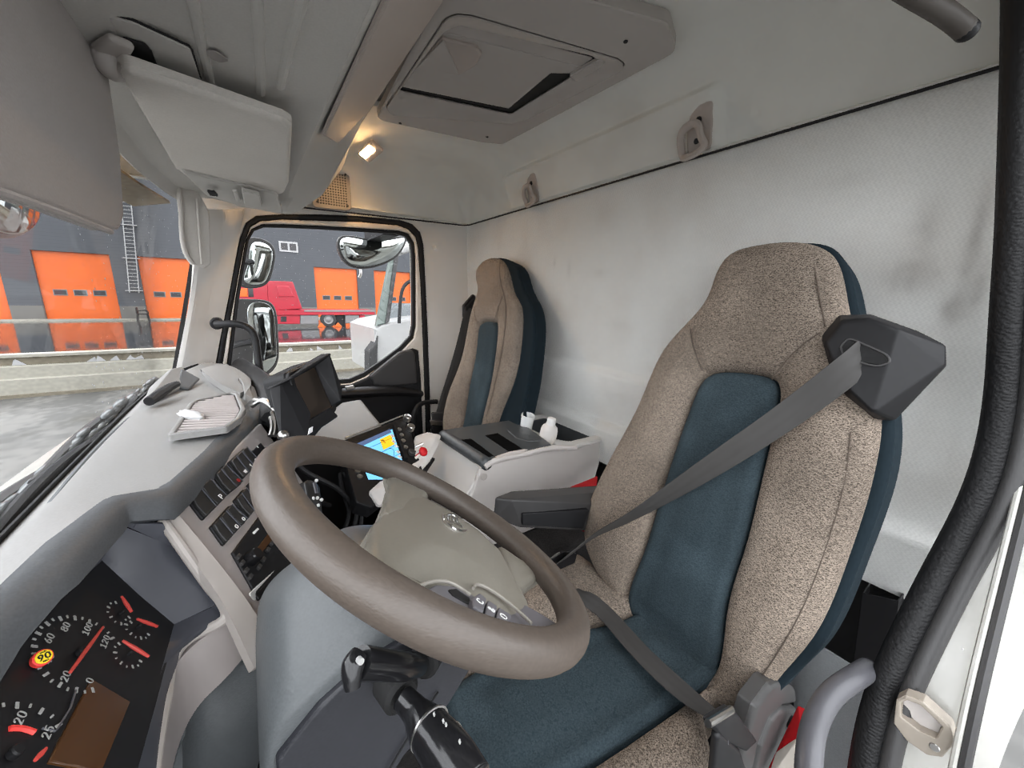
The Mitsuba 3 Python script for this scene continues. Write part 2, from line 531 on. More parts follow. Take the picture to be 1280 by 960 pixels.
# black square bracket post at the corner
brk = thing('seat_bracket', 'black square steel post standing in the gap behind the driver seat', 'bracket')
p = [(0.136, -1.020, 0.706), (0.085, -1.020, 0.725), (0.060, -0.990, 0.514), (0.112, -0.990, 0.478)]
part(brk, 'post', cat(*[hullp([A(p[i]), A(p[(i + 1) % 4]), A(p[i]) + [0, -0.045 * k, 0], A(p[(i + 1) % 4]) + [0, -0.045 * k, 0]], 0.0015) for i, k in ((2, 1),)],
                      hullp([p[0], p[1], p[2], p[3]], 0.0015), hullp([A(p[0]) - [0, .05, 0], A(p[3]) - [0, .05, 0], p[0], p[3]], 0.0015),
                      hullp([A(p[1]) - [0, .05, 0], A(p[2]) - [0, .05, 0], p[1], p[2]], 0.0015)), 'm_black')

# headliner: rings rising from the seam to the flat roof
def ring(inset, z, n=600, x0=0.03, x1=1.985, y0=-1.072, y1=0.30, rc=0.015):
    poly = rnd(sbox(x0 + inset, y0 + inset, x1 - inset * 1.1, y1), min(rc + inset * 1.1, 0.25), 12)
    e = poly.exterior
    c = A([e.interpolate(s, normalized=True).coords[0] for s in np.linspace(0, 1, n, endpoint=False)])
    ang = np.arctan2(c[:, 1] - (y0 + y1) / 2, c[:, 0] - (x0 + x1) / 2)
    t = np.linspace(-np.pi, np.pi, n + 1)
    o = np.argsort(ang)
    return np.stack([np.interp(t, ang[o], c[o, 0], period=2 * np.pi), np.interp(t, ang[o], c[o, 1], period=2 * np.pi), np.full(n + 1, z)], 1)


prof = [(0.0, 1.69), (0.006, 1.705), (0.02, 1.75), (0.04, 1.80), (0.065, 1.838), (0.10, 1.868), (0.15, 1.89), (0.2, 1.899), (0.26, 1.90), (0.5, 1.902)]
tt = np.linspace(0, len(prof) - 1, 110)
cs = CubicSpline(np.arange(len(prof)), A(prof))(tt)
G = np.array([ring(max(i, 0), z) for i, z in cs])
# raised field round the coat hooks
wx = sstep(0.585, 0.61, G[..., 0]) * sstep(1.56, 1.535, G[..., 0])
wz = sstep(1.838, 1.815, G[..., 2]) * sstep(1.69, 1.70, G[..., 2])
rear = (G[..., 1] < -0.85)
G[..., 1] += 0.022 * wx * wz * rear
struct('ceiling', 'pale grey fabric headliner curving down to the rear wall', grid_solid(G, 0.015, True), 'm_head', smooth=50)
part('ceiling', 'roof_skin', axbox(0.0, 2.05, -1.15, 0.32, 1.93, 1.94), 'm_paint')
part('ceiling', 'seam', tube([(0.03, -1.0515, 1.686), (1.95, -1.0515, 1.686), (1.972, -1.03, 1.686), (1.978, 0.0, 1.66)], 0.0034, 60, 6, straight=True), 'm_black', 'dark seam line')

# passenger side wall (window aperture is the door's)
door_out = [(2.000, 0.184, 0.644), (2.000, 0.129, 0.972), (2.000, 0.090, 1.122), (2.000, 0.050, 1.270), (2.000, 0.007, 1.431), (2.000, -0.018, 1.518), (2.000, -0.044, 1.580), (2.000, -0.083, 1.613), (2.000, -0.170, 1.630), (2.000, -0.326, 1.651), (2.000, -0.499, 1.667), (2.000, -0.691, 1.674), (2.000, -0.753, 1.663), (2.000, -0.794, 1.629), (2.000, -0.810, 1.572), (2.000, -0.817, 1.348), (2.000, -0.823, 1.046), (2.000, -0.826, 0.627), (2.000, -0.826, 0.223)]
wl = [(2.0, -1.08, 0.0), (2.0, -1.08, 1.70), (2.0, 0.10, 1.70), (2.0, 0.13, 0.99), (2.0, 0.26, 0.93), (2.0, 0.26, 0.0)]
FR = F((2.0, 0, 1.0), (-1, 0, 0))
hole = Polygon(FR.l(A([A(door_out[0]) - [0, 0, .8], *door_out, A(door_out[-1]) - [0, 0, .45]])))
struct('wall_right', 'grey side trim around the passenger door', pad(Polygon(FR.l(A(wl))).difference(hole), FR, 0.05, 0.004, 0.05), 'm_pillar')
part('wall_right', 'screw_cap', lathe(F((2.000, -0.873, 1.561), (-1, 0, 0)), [(0, .004), (.008, .004), (.011, .002), (.012, 0)], 20), 'm_pillar')
# passenger door
struct('door_1', 'passenger door with cream window frame')
inn = [(2.000, 0.157, 0.638), (2.000, 0.105, 0.970), (2.000, 0.069, 1.121), (2.000, 0.028, 1.270), (2.000, -0.010, 1.417), (2.000, -0.033, 1.501), (2.000, -0.059, 1.566), (2.000, -0.095, 1.592), (2.000, -0.174, 1.609), (2.000, -0.324, 1.624), (2.000, -0.497, 1.639), (2.000, -0.674, 1.646), (2.000, -0.731, 1.633), (2.000, -0.767, 1.599), (2.000, -0.779, 1.541), (2.000, -0.786, 1.347), (2.000, -0.790, 1.047), (2.000, -0.792, 0.632), (2.000, -0.791, 0.232)]
gl = [(2.000, 0.085, 0.930), (2.000, 0.075, 0.968), (2.000, 0.044, 1.120), (2.000, 0.010, 1.280), (2.000, -0.024, 1.418), (2.000, -0.048, 1.515), (2.000, -0.071, 1.555), (2.000, -0.107, 1.573), (2.000, -0.180, 1.580), (2.000, -0.322, 1.590), (2.000, -0.495, 1.599), (2.000, -0.668, 1.607), (2.000, -0.717, 1.601), (2.000, -0.745, 1.569), (2.000, -0.749, 1.507), (2.000, -0.744, 1.304), (2.000, -0.739, 1.157), (2.000, -0.724, 1.094), (2.000, -0.664, 1.036), (2.000, -0.577, 0.977), (2.000, -0.472, 0.914), (2.000, -0.401, 0.888), (2.000, -0.267, 0.894), (2.000, -0.070, 0.906)]
gk = [(2.000, 0.107, 0.911), (2.000, 0.092, 0.969), (2.000, 0.058, 1.121), (2.000, 0.024, 1.280), (2.000, -0.013, 1.423), (2.000, -0.037, 1.514), (2.000, -0.061, 1.560), (2.000, -0.102, 1.584), (2.000, -0.181, 1.593), (2.000, -0.323, 1.604), (2.000, -0.496, 1.614), (2.000, -0.681, 1.624), (2.000, -0.734, 1.615), (2.000, -0.762, 1.575), (2.000, -0.767, 1.508), (2.000, -0.762, 1.305), (2.000, -0.757, 1.144), (2.000, -0.741, 1.080), (2.000, -0.677, 1.018), (2.000, -0.589, 0.960), (2.000, -0.479, 0.893), (2.000, -0.404, 0.867), (2.000, -0.265, 0.870), (2.000, -0.068, 0.884)]
po, pi_, pg, pk = [Polygon(FR.l(A(q))).buffer(0) for q in (door_out, inn, gl, gk)]
part('door_1', 'seal', pad(po.difference(pi_.buffer(0.001)), FR.up(0.010), 0.03, 0.010, 0.02), 'm_rubber', 'black rubber door seal')
part('door_1', 'window_frame', pad(pi_.difference(pk), FR.up(0.012), 0.045, 0.006, 0.02), 'm_frame', 'cream painted window frame')
part('door_1', 'gasket', pad(pk.difference(pg), FR.up(-0.004), 0.02, 0.004, 0.02), 'm_black', 'black window gasket')
part('door_1', 'window_glass', tm(FR.up(-0.018).w(A(pg.buffer(0.004).exterior.coords)[:-1]), trimesh.creation.triangulate_polygon(pg.buffer(0.004), engine='earcut')[1]), 'm_screenglass', 'wet window glass', smooth=False)
rng = np.random.RandomState(5)
drops = []
ico = trimesh.creation.icosphere(subdivisions=1, radius=1.0)
x0, y0, x1, y1 = pg.bounds
while len(drops) < 420:
    x, y = rng.uniform(x0, x1), rng.uniform(y0, y1)
    if pg.contains(Point(x, y)):
        s = rng.uniform(0.0006, 0.0017)
        drops.append(tm(FR.w(A(ico.vertices) * [s, s * rng.uniform(1, 1.7), s * 0.5] + [x, y, -0.020]), ico.faces))
part('door_1', 'raindrops', cat(*drops), 'm_drop', 'rain drops on the glass', kind='stuff', smooth=True)
card = [(1.995, 0.121, 0.632), (1.995, 0.087, 0.910), (1.995, -0.068, 0.885), (1.995, -0.264, 0.871), (1.995, -0.403, 0.868), (1.995, -0.478, 0.894), (1.995, -0.587, 0.960), (1.995, -0.675, 1.019), (1.995, -0.729, 1.033), (1.995, -0.764, 1.018), (1.995, -0.773, 0.870), (1.995, -0.779, 0.237)]
card = [A(card[0]) - [0, 0, .6], *map(A, card), A(card[-1]) - [0, 0, .35]]
pc = Polygon(FR.l(A(card))).buffer(0)
part('door_1', 'trim_panel', pad(pc.buffer(-0.004), FR.up(0.024), 0.05, 0.012, 0.03), 'm_black', 'black plastic lower door panel')
q = [(1.970, -0.492, 0.901), (1.970, -0.653, 1.015), (1.970, -0.719, 1.024), (1.970, -0.736, 0.997), (1.970, -0.744, 0.832), (1.970, -0.569, 0.834), (1.970, -0.513, 0.849)]
part('door_1', 'panel_pocket', pad(rnd(Polygon(FR.l(A(q))), .01), FR.up(0.036), 0.03, 0.012, 0.02), 'm_grey')
part('door_1', 'armrest', tube([(1.930, -0.343, 0.836), (1.920, -0.448, 0.833), (1.930, -0.590, 0.818), (1.970, -0.761, 0.775)], [.035, .04, .034, .025], 24, 12, flat=.7, ref=(0, 0, 1)), 'm_black')
part('door_1', 'window_switch', hullp([(1.900, -0.361, 0.872), (1.900, -0.393, 0.876), (1.900, -0.400, 0.863), (1.900, -0.367, 0.859)], .004), 'm_steel', 'small silver switch on the armrest')
# outer skin of the cab's passenger side (seen in its mirrors)
part('wall_right', 'outer_skin', pad(Polygon(FR.l(A(wl))).difference(pk), FR.up(-0.075), 0.01, 0.0, 0.1), 'm_paint', 'white outside of the cab')

# A-pillar on the passenger side
struct('trim_1', 'grey A-pillar trim between windscreen and passenger window',
       loft([[(1.860, 0.099, 1.589), (1.900, 0.134, 1.401), (1.920, 0.187, 1.194), (1.930, 0.248, 0.979), (1.930, 0.310, 0.745)],
             [(1.870, 0.088, 1.592), (1.905, 0.120, 1.402), (1.920, 0.171, 1.193), (1.930, 0.230, 0.977), (1.930, 0.286, 0.740)],
             [(1.940, 0.022, 1.613), (1.955, 0.066, 1.409), (1.960, 0.127, 1.191), (1.960, 0.179, 0.967), (1.960, 0.230, 0.720)],
             [(1.990, -0.044, 1.630), (1.990, 0.007, 1.431), (1.990, 0.072, 1.188), (1.990, 0.133, 0.957), (1.990, 0.177, 0.700)]], 24, 6, 0.02, smooth_rows=False), 'm_pillar', smooth=60)
gh = thing('grab_rail', 'black tubular grab handle from the A-pillar down to the dashboard', 'handle')
part(gh, 'tube', tube([(1.860, 0.091, 1.181), (1.820, 0.058, 1.183), (1.800, 0.013, 1.180), (1.790, -0.017, 1.156), (1.780, -0.026, 1.091), (1.760, -0.026, 0.999), (1.740, -0.020, 0.891)], .0135, 50, 12), 'm_black')
part(gh, 'foot', cyl(F((1.875, 0.092, 1.180), (-1, 0, -.1)), 0, 0, -.03, .004, .022, seg=20, bev=.004), 'm_black')

# windscreen
def screen_y(x, z):
    return 0.262 - 0.035 * (max(x - 1.0, 0) / 0.93) ** 2 - (z - 1.0) * 0.11 - 0.05 * max(0, (x - 1.68) / 0.25) ** 2


rows = [[(x, screen_y(x, z), z) for x in np.linspace(0.02, 1.93, 9)] for z in (0.96, 1.2, 1.45, 1.72)]
Gw = np.array([curve(r, 40) for r in rows])
ii = np.arange(Gw.shape[0] * Gw.shape[1]).reshape(Gw.shape[:2])
qa, qb, qc, qd = ii[:-1, :-1].ravel(), ii[:-1, 1:].ravel(), ii[1:, 1:].ravel(), ii[1:, :-1].ravel()
struct('window_1', 'wide front windscreen', tm(Gw.reshape(-1, 3), np.vstack([np.c_[qa, qb, qc], np.c_[qa, qc, qd]])), 'm_screenglass', smooth=True)
rows = [[(x, screen_y(x, z) - 0.004, z) for x in np.linspace(0.02, 1.93, 9)] for z in (0.93, 1.0, 1.022)]
part('window_1', 'black_border', loft(rows, 40, 2, 0.003, smooth_rows=False), 'm_black', 'black band along the bottom edge')
part('window_1', 'side_border', loft([[(1.925, 0.136, 1.403), (1.935, 0.189, 1.193), (1.945, 0.243, 0.976)], [(1.925, 0.150, 1.401), (1.935, 0.203, 1.193), (1.945, 0.260, 0.978)]], 12, 1, .003), 'm_black')
drops = []
for k in range(260):
    x, z = rng.uniform(1.0, 1.9), rng.uniform(1.0, 1.62)
    s = rng.uniform(0.0006, 0.0015)
    drops.append(tm(A(ico.vertices) * [s, s * .5, s * rng.uniform(1, 2)] + [x, screen_y(x, z) + .002, z], ico.faces))
part('window_1', 'raindrops', cat(*drops), 'm_drop', 'rain drops on the windscreen', kind='stuff', smooth=True)

# floor, bulkhead, engine tunnel
struct('floor', 'dark rubber cab floor', axbox(-0.05, 2.0, -1.3, 0.32, -0.03, 0.0), 'm_void')
struct('wall_front', 'dark bulkhead under the dashboard', axbox(0.0, 2.0, 0.235, 0.26, 0.0, 0.90), 'm_void')
tun = thing('engine_tunnel', 'dark speckled carpet over the engine tunnel beside the driver seat', 'engine cover')
part(tun, 'carpet', axbox(0.76, 1.20, -1.06, -0.12, 0.0, 0.53, 0.03), 'm_carpet')

# driver door opening: rubber seal and painted pillar
sp = [(0.128, -0.930, 1.760), (0.112, -0.950, 1.666), (0.090, -0.950, 1.537), (0.068, -0.950, 1.403), (0.051, -0.950, 1.286), (0.031, -0.945, 1.141), (0.027, -0.920, 1.014), (0.038, -0.880, 0.901), (0.048, -0.820, 0.803), (0.054, -0.770, 0.697), (0.045, -0.730, 0.566), (0.022, -0.700, 0.414), (-0.023, -0.690, 0.128)]
struct('trim_2', 'thick black rubber seal round the driver door opening', tube(sp, .0195, 90, 16), 'm_rubber', smooth=True)
sp2 = [A(p) + [-0.026, 0.006, -0.001] for p in sp]
part('trim_2', 'lip', tube(sp2, .0125, 90, 12), 'm_grey', 'smooth grey outer lip', smooth=True)
sp3 = [A(p) + [-0.036, -0.004, 0] for p in sp]
out = [A(p) + [-0.118, -0.012, 0] for p in sp]
struct('wall_left', 'cream white painted door pillar on the driver side',
       loft([sp3, [A(p) + [-0.055, -.004, 0] for p in sp], [A(p) + [-0.085, -.006, 0] for p in sp], out], 60, 4, .02), 'm_paint', smooth=60)
gp = [A(q) for q in [(-0.015, -0.925, 1.058), (-0.020, -0.870, 0.963), (-0.025, -0.805, 0.867), (-0.030, -0.755, 0.783), (-0.038, -0.720, 0.676)]]
part('wall_left', 'rear_post', axbox(-0.03, 0.03, -1.28, -1.09, 0.0, 1.9), 'm_paint')
part('wall_left', 'groove_seal', tube(gp, .0065, 40, 8), 'm_grey', 'ribbed grey weather strip')
part('wall_left', 'groove_edge', tube([A(q) + [.009, .002, 0] for q in gp], .004, 40, 8), 'm_paint')
sk = thing('striker_plate', 'cream plastic door striker with a steel bolt on the white pillar', 'door striker')
Q = [(0.037, -0.752, 0.725), (0.030, -0.752, 0.741), (0.013, -0.752, 0.748), (-0.016, -0.752, 0.735), (-0.024, -0.752, 0.716), (-0.018, -0.752, 0.682), (-0.005, -0.752, 0.670), (0.016, -0.752, 0.671), (0.033, -0.752, 0.685)]
H = [(0.032, -0.752, 0.725), (0.027, -0.752, 0.735), (0.014, -0.752, 0.740), (-0.010, -0.752, 0.728), (-0.008, -0.752, 0.704), (0.008, -0.752, 0.699), (0.028, -0.752, 0.703)]
part(sk, 'housing', padp(Q, (0, 1, .2), .02, .002, .008, .002, holes=[H], lift=.008), 'm_striker')
part(sk, 'inner', padp(H, (0, 1, .2), .006, .001, .01, 0, lift=-.006), 'm_console_side')
fb = F(A((-0.009, -0.752, 0.690)) + [0, .006, 0], (0, 1, .2))
part(sk, 'bolt', cyl(fb, 0, 0, -.01, .004, .0055, seg=20, bev=.001), 'm_steel', 'round steel bolt')
part('wall_left', 'paint_nick', put(trimesh.creation.icosphere(subdivisions=1, radius=.0012), F((-0.005, -0.800, 0.823), (0, 1, 0))), 'm_mark')

# ================================================================== ROOF FITTINGS
sr = thing('roof_hatch', 'grey plastic roof hatch frame with a tilted inner panel', 'roof hatch')
FB = F((1.0, -.65, 1.882), (0, 0, -1), (0, 1, 0))
bo = [(0.642, -0.896, 1.872), (1.351, -0.875, 1.872), (1.385, -0.796, 1.872), (1.439, -0.429, 1.872), (0.786, -0.375, 1.872), (0.726, -0.391, 1.872), (0.598, -0.797, 1.872)]
ro = [(0.868, -0.413, 1.872), (1.329, -0.430, 1.872), (1.366, -0.459, 1.872), (1.179, -0.800, 1.872), (1.119, -0.822, 1.872), (0.766, -0.850, 1.872), (0.742, -0.836, 1.872), (0.740, -0.802, 1.872), (0.825, -0.454, 1.872), (0.841, -0.425, 1.872)]
ri = [(0.925, -0.439, 1.888), (1.238, -0.438, 1.888), (1.157, -0.781, 1.888), (0.791, -0.790, 1.888), (0.786, -0.765, 1.888), (0.886, -0.457, 1.888)]
PO, PI_ = rnd(Polygon(FB.l(A(ro))), .014), rnd(Polygon(FB.l(A(ri))), .006)
part(sr, 'frame', pad(rnd(Polygon(FB.l(A(bo))), .025).difference(PO), FB.up(.010), .026, .004, .02), 'm_bezel')
def ringpts(p, n=120):
    e, c = p.exterior, PI_.centroid
    q = A([e.interpolate(t, normalized=True).coords[0] for t in np.linspace(0, 1, 600, endpoint=False)])
    a = np.arctan2(q[:, 1] - c.y, q[:, 0] - c.x)
    o = np.argsort(a)
    t = np.linspace(-np.pi, np.pi, n)
    return np.stack([np.interp(t, a[o], q[o, 0], period=2 * np.pi), np.interp(t, a[o], q[o, 1], period=2 * np.pi)], 1)
p0_, p1_ = ringpts(PO), ringpts(PI_.buffer(.002))
part(sr, 'inner_lip', grid_solid(np.array([FB.w(np.c_[p0_ + (p1_ - p0_) * k, np.full(len(p0_), .010 - .016 * k ** 1.5)]) for k in np.linspace(0, 1, 7)]), .003, True), 'm_bezel', 'sloping inner lip', smooth=50)
part(sr, 'shaft', pad(PI_.buffer(.004), FB.up(-.009), .004, .0, .05), 'm_void', 'dark gap round the panel')
top_ = [(0.925, -0.433, 1.889), (1.222, -0.435, 1.889), (1.137, -0.758, 1.889), (1.045, -0.750, 1.889), (0.910, -0.738, 1.889), (0.880, -0.779, 1.889), (0.796, -0.781, 1.889), (0.883, -0.456, 1.889)]
part(sr, 'glass_blind', padp(top_, (0, 0, -1), .003, .0015, .03, .004), 'm_bezel', 'grey inner blind')
part(sr, 'blind_rail', padp([(0.870, -0.787, 1.887), (0.837, -0.783, 1.887), (0.929, -0.449, 1.887), (0.959, -0.447, 1.887)], (0, 0, -1), .003, .0015, .03, .001), 'm_bezel')
part(sr, 'handle_cup', padp([(0.944, -0.442, 1.879), (0.922, -0.518, 1.879), (0.940, -0.544, 1.879), (0.990, -0.554, 1.879), (1.051, -0.539, 1.879), (1.082, -0.434, 1.879)], (0, 0, -1), .010, .005, .02, .004), 'm_lid', 'scooped hand grip')
part(sr, 'handle_shade', padp([(0.940, -0.442, 1.876), (0.976, -0.477, 1.876), (1.040, -0.532, 1.876), (1.075, -0.433, 1.876)], (0, 0, -1), .003, .001, .02, .002), 'm_bezel')
part(sr, 'side_tab', padp([(0.874, -0.774, 1.878), (0.746, -0.787, 1.878), (0.750, -0.824, 1.878), (0.883, -0.813, 1.878)], (0, 0, -1), .010, .003, .02, .003), 'm_bezel')
for q in [(0.686, -0.770, 1.871), (1.323, -0.791, 1.871), (1.411, -0.501, 1.871)]:
    part(sr, 'screw', cyl(F(q, (0, 0, -1)), 0, 0, -.006, .001, .005, seg=12), 'm_black')

# coat hooks
def coat_hook(o, label):
    k = thing('coat_hook', label, 'coat hook', 'coat hooks on the headliner')
    fr = F(np.asarray(o), (0, .95, -.30))
    K = 1.12
    plate = rnd(Polygon(K * A([(-.030, -.050), (.030, -.046), (.036, .045), (.026, .056), (.004, .052), (-.020, .034), (-.030, .0)])), .012)
    part(k, 'base', pad(plate, fr.up(.010), .02, .005, .01), 'm_lid')
    loop = [(-.036, -.046, .016), (-.014, -.050, .030), (.012, -.046, .030), (.022, -.036, .024), (.016, -.016, .026), (.010, .006, .024), (.0, .014, .022), (-.018, .012, .024), (-.032, .002, .024), (-.038, -.022, .020)]
    part(k, 'hook', tube([fr.w([K * q for q in p]) for p in loop], .0078, 60, 10, closed=True, flat=1.3), 'm_lid')
    for x, y in ((.004, .020), (-.004, -.022)):
        part(k, 'screw', cyl(fr, K * x, K * y, .008, .013, .007, seg=14), 'm_black')
    return k


coat_hook((0.647, -1.038, 1.747), 'taupe plastic coat hook nearest the driver seat, on the headliner')
coat_hook((1.360, -1.038, 1.747), 'taupe plastic coat hook on the headliner above the passenger seat')

# interior lamp with its warm bulb
lamp = thing('dome_lamp', 'small lit interior lamp glowing warm on the headliner', 'lamp')
lp = F((1.736, -0.489, 1.868), (-.35, .35, -.87), (.3, -.9, 0))
part(lamp, 'housing', block(lp, 0, 0, -.004, .10, .055, .02, .006), 'm_bezel')
scene[lamp + '__lens'] = {**mikit.ply(block(lp, .005, -.010, .005, .072, .028, .008, .003), 'm_white', smooth=35), 'emitter': {'type': 'area', 'radiance': {'type': 'rgb', 'value': [26.0, 15.0, 6.0]}}}
labels[lamp + '__lens'] = {'label': 'glowing lens'}

# loudspeaker cover
spk = thing('speaker_cover', 'square perforated taupe speaker cover above the passenger window', 'speaker')
sq = [(1.930, -0.291, 1.693), (1.930, -0.314, 1.785), (1.930, -0.341, 1.811), (1.930, -0.426, 1.840), (1.930, -0.448, 1.828), (1.930, -0.449, 1.677), (1.930, -0.421, 1.667), (1.930, -0.289, 1.664)]
fs = fit(A(sq), (-1, -.3, -.3))
ps = rnd(Polygon(fs.l(A(sq))), .012)
part(spk, 'frame', pad(ps, fs, .02, .006, .015), 'm_visor_dark')
cx, cy = ps.centroid.coords[0]
gr = ps.buffer(-.014)
hs = []
for a in np.arange(-.15, .15, .0105):
    for b in np.arange(-.15, .15, .0105):
        if gr.contains(Point(cx + a, cy + b)):
            hs.append(cyl(fs, cx + a, cy + b, -.002, .0014, .0034, seg=8))
part(spk, 'perforation', cat(*hs), 'm_black', kind='stuff', smooth=False)
bx = ps.bounds
for a, b in ((.12, .88), (.88, .88), (.88, .14), (.12, .14)):
    part(spk, 'screw', cyl(fs, bx[0] + a * (bx[2] - bx[0]), bx[1] + b * (bx[3] - bx[1]), 0, .003, .005, seg=14), 'm_black')

# dark roll at the top right
hd = thing('roof_grab_rail', 'brown grey padded grab handle on the roof above the driver door', 'handle')
part(hd, 'grip', tube([(0.201, -0.620, 1.672), (0.173, -0.700, 1.660), (0.153, -0.770, 1.654), (0.143, -0.790, 1.645)], .0115, 30, 14), 'm_lid_dark', smooth=True)
part(hd, 'end_cap', put(trimesh.creation.icosphere(subdivisions=2, radius=.0117), F((0.143, -0.790, 1.645), (0, 0, 1))), 'm_black', smooth=True)

# ================================================================== OVERHEAD SHELF
sh = thing('overhead_shelf', 'large grey overhead storage shelf across the top of the windscreen', 'shelf')
prof_rows = [(-.10, [(.20, 1.60), (.17, 1.635), (.05, 1.655), (-.17, 1.655), (-.185, 1.668), (-.36, 1.86), (-.38, 1.91)]),
             (1.05, [(.20, 1.60), (.17, 1.635), (.05, 1.655), (-.17, 1.655), (-.185, 1.668), (-.36, 1.86), (-.38, 1.91)]),
             (1.45, [(.185, 1.60), (.16, 1.63), (.05, 1.65), (-.17, 1.650), (-.19, 1.664), (-.35, 1.79), (-.38, 1.88)]),
             (1.66, [(.165, 1.60), (.14, 1.63), (.05, 1.64), (-.17, 1.634), (-.19, 1.636), (-.29, 1.665), (-.36, 1.76)]),
             (1.82, [(.14, 1.60), (.11, 1.62), (.05, 1.625), (-.14, 1.602), (-.165, 1.602), (-.20, 1.606), (-.26, 1.68)]),
             (1.90, [(.10, 1.66), (.08, 1.66), (.05, 1.66), (-.12, 1.645), (-.15, 1.645), (-.18, 1.65), (-.22, 1.72)])]
Gs = np.array([[(x, y, z) for y, z in pr] for x, pr in prof_rows])
xx = np.r_[np.linspace(-.1, 1.05, 12), np.linspace(1.1, 1.9, 22)]
Gd = np.array([[[np.interp(x, Gs[:, 0, 0], Gs[:, j, k]) if k else x for k in range(3)] for j in range(Gs.shape[1])] for x in xx])
# finer along the profile
t = np.linspace(0, Gd.shape[1] - 1, 49)
k = np.minimum(t.astype(int), Gd.shape[1] - 2)
Gd = Gd[:, k] + (Gd[:, k + 1] - Gd[:, k]) * (t - k)[None, :, None]
part(sh, 'shell', grid_solid(Gd, .012, True), 'm_shelf', smooth=40)
for a in ([(0.653, 0.015, 1.654), (0.696, 0.012, 1.654), (0.799, 0.010, 1.654), (0.939, 0.006, 1.654)], [(0.605, -0.050, 1.654), (0.647, -0.054, 1.654), (0.758, -0.060, 1.654), (0.917, -0.067, 1.654)], [(0.567, -0.101, 1.654), (0.613, -0.100, 1.654), (0.730, -0.096, 1.654), (0.869, -0.094, 1.654)]):
    part(sh, 'rib', tube([A(q) + [0, 0, .004] for q in a], .008, 20, 10, straight=True), 'm_shelf', 'shallow moulded rib')
lidq = [(-.10, -.185, 1.668), (1.06, -.185, 1.668), (1.50, -.335, 1.785), (1.38, -.36, 1.842), (-.10, -.36, 1.86)]
part(sh, 'lid', padp(lidq, (0, -.75, -.65), .008, .004, .04, .006, lift=.006), 'm_lid', 'taupe compartment lid')
lt = [A(q) for q in [(0.627, -0.190, 1.689), (0.610, -0.190, 1.675), (0.646, -0.190, 1.675), (0.691, -0.190, 1.676), (0.708, -0.190, 1.686), (0.669, -0.190, 1.690)]]
part(sh, 'latch', padp(lt, (0, -.7, -.7), .012, .002, .01, 0, lift=.012), 'm_black', 'black spring latch')
part(sh, 'latch_bar', tube([(0.638, -0.200, 1.696), (0.681, -0.200, 1.692), (0.813, -0.190, 1.683)], .003, 12, 8, straight=True), 'm_black')
# visor well with dark recess
wellq = [(0.790, 0.122, 1.650), (0.781, 0.081, 1.650), (0.807, 0.024, 1.650), (0.912, 0.018, 1.650), (0.900, 0.069, 1.650), (0.904, 0.115, 1.650), (0.848, 0.128, 1.650)]
part(sh, 'visor_well', padp(wellq, (0, 0, -1), .004, .002, .02, .004, lift=.004), 'm_shelf', 'flat plate of the visor well')
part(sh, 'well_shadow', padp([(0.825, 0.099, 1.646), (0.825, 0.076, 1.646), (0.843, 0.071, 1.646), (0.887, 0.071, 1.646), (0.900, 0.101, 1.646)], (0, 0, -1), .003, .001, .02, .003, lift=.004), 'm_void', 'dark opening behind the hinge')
part(sh, 'finger_slot', padp([(0.804, 0.005, 1.652), (0.798, -0.007, 1.652), (0.813, -0.022, 1.652), (0.826, -0.012, 1.652), (0.824, 0.002, 1.652)], (0, 0, -1), .003, .001, .02, .003, lift=.004), 'm_visor_dark')
part(sh, 'seam', tube([(0.783, 0.115, 1.649), (0.779, 0.081, 1.649), (0.805, 0.023, 1.649), (0.905, 0.019, 1.649)], .0018, 20, 6, straight=True), 'm_black')

# sun visors
pv = thing('sun_visor', 'pale grey sun visor folded up in front of the passenger', 'sun visor')
vq = [(0.869, 0.116, 1.618), (0.839, 0.103, 1.618), (0.893, -0.098, 1.618), (0.910, -0.113, 1.618), (1.345, -0.145, 1.618), (1.484, -0.144, 1.618), (1.533, -0.128, 1.618), (1.443, 0.097, 1.618), (1.395, 0.108, 1.618)]
fv = fit(A(vq), (0, 0, -1), (0, 1, 0))
part(pv, 'panel', pad(rnd(Polygon(fv.l(A(vq))), .012), fv.up(.010), .022, .010, .02), 'm_visor')
part(pv, 'hinge_arm', tube([(0.886, 0.131, 1.645), (0.875, 0.126, 1.630), (0.889, 0.123, 1.622), (0.858, 0.102, 1.620)], [.014, .02, .012, .009], 24, 12), 'm_bezel')
part(pv, 'hinge_block', hullp([(0.857, 0.131, 1.636), (0.819, 0.109, 1.636), (0.825, 0.094, 1.636), (0.867, 0.108, 1.636), (0.935, 0.132, 1.636), (0.914, 0.138, 1.636)], .006), 'm_bezel')
# tray between visor and A-pillar
ct = thing('visor_tray', 'grey moulded corner tray under the passenger end of the shelf', 'tray')
part(ct, 'tray', padp([(1.364, 0.095, 1.600), (1.469, -0.122, 1.600), (1.717, -0.156, 1.585), (1.666, -0.026, 1.585), (1.577, 0.058, 1.585)], (0, -.4, -1), .02, .006, .02, .006), 'm_shelf')
part(ct, 'slot', padp([(1.447, 0.049, 1.583), (1.444, 0.032, 1.583), (1.494, 0.027, 1.583), (1.498, 0.046, 1.583)], (0, -.4, -1), .006, .001, .01, 0, lift=.008), 'm_void')
part(ct, 'rib', hullp([(1.427, -0.012, 1.585), (1.423, -0.018, 1.585), (1.568, -0.027, 1.585), (1.574, -0.020, 1.585)], .003), 'm_shelf')
part(ct, 'box', padp([(1.402, -0.031, 1.583), (1.421, -0.073, 1.583), (1.602, -0.087, 1.583), (1.575, -0.037, 1.583)], (0, -.4, -1), .012, .003, .01, .002, lift=.004), 'm_shelf')
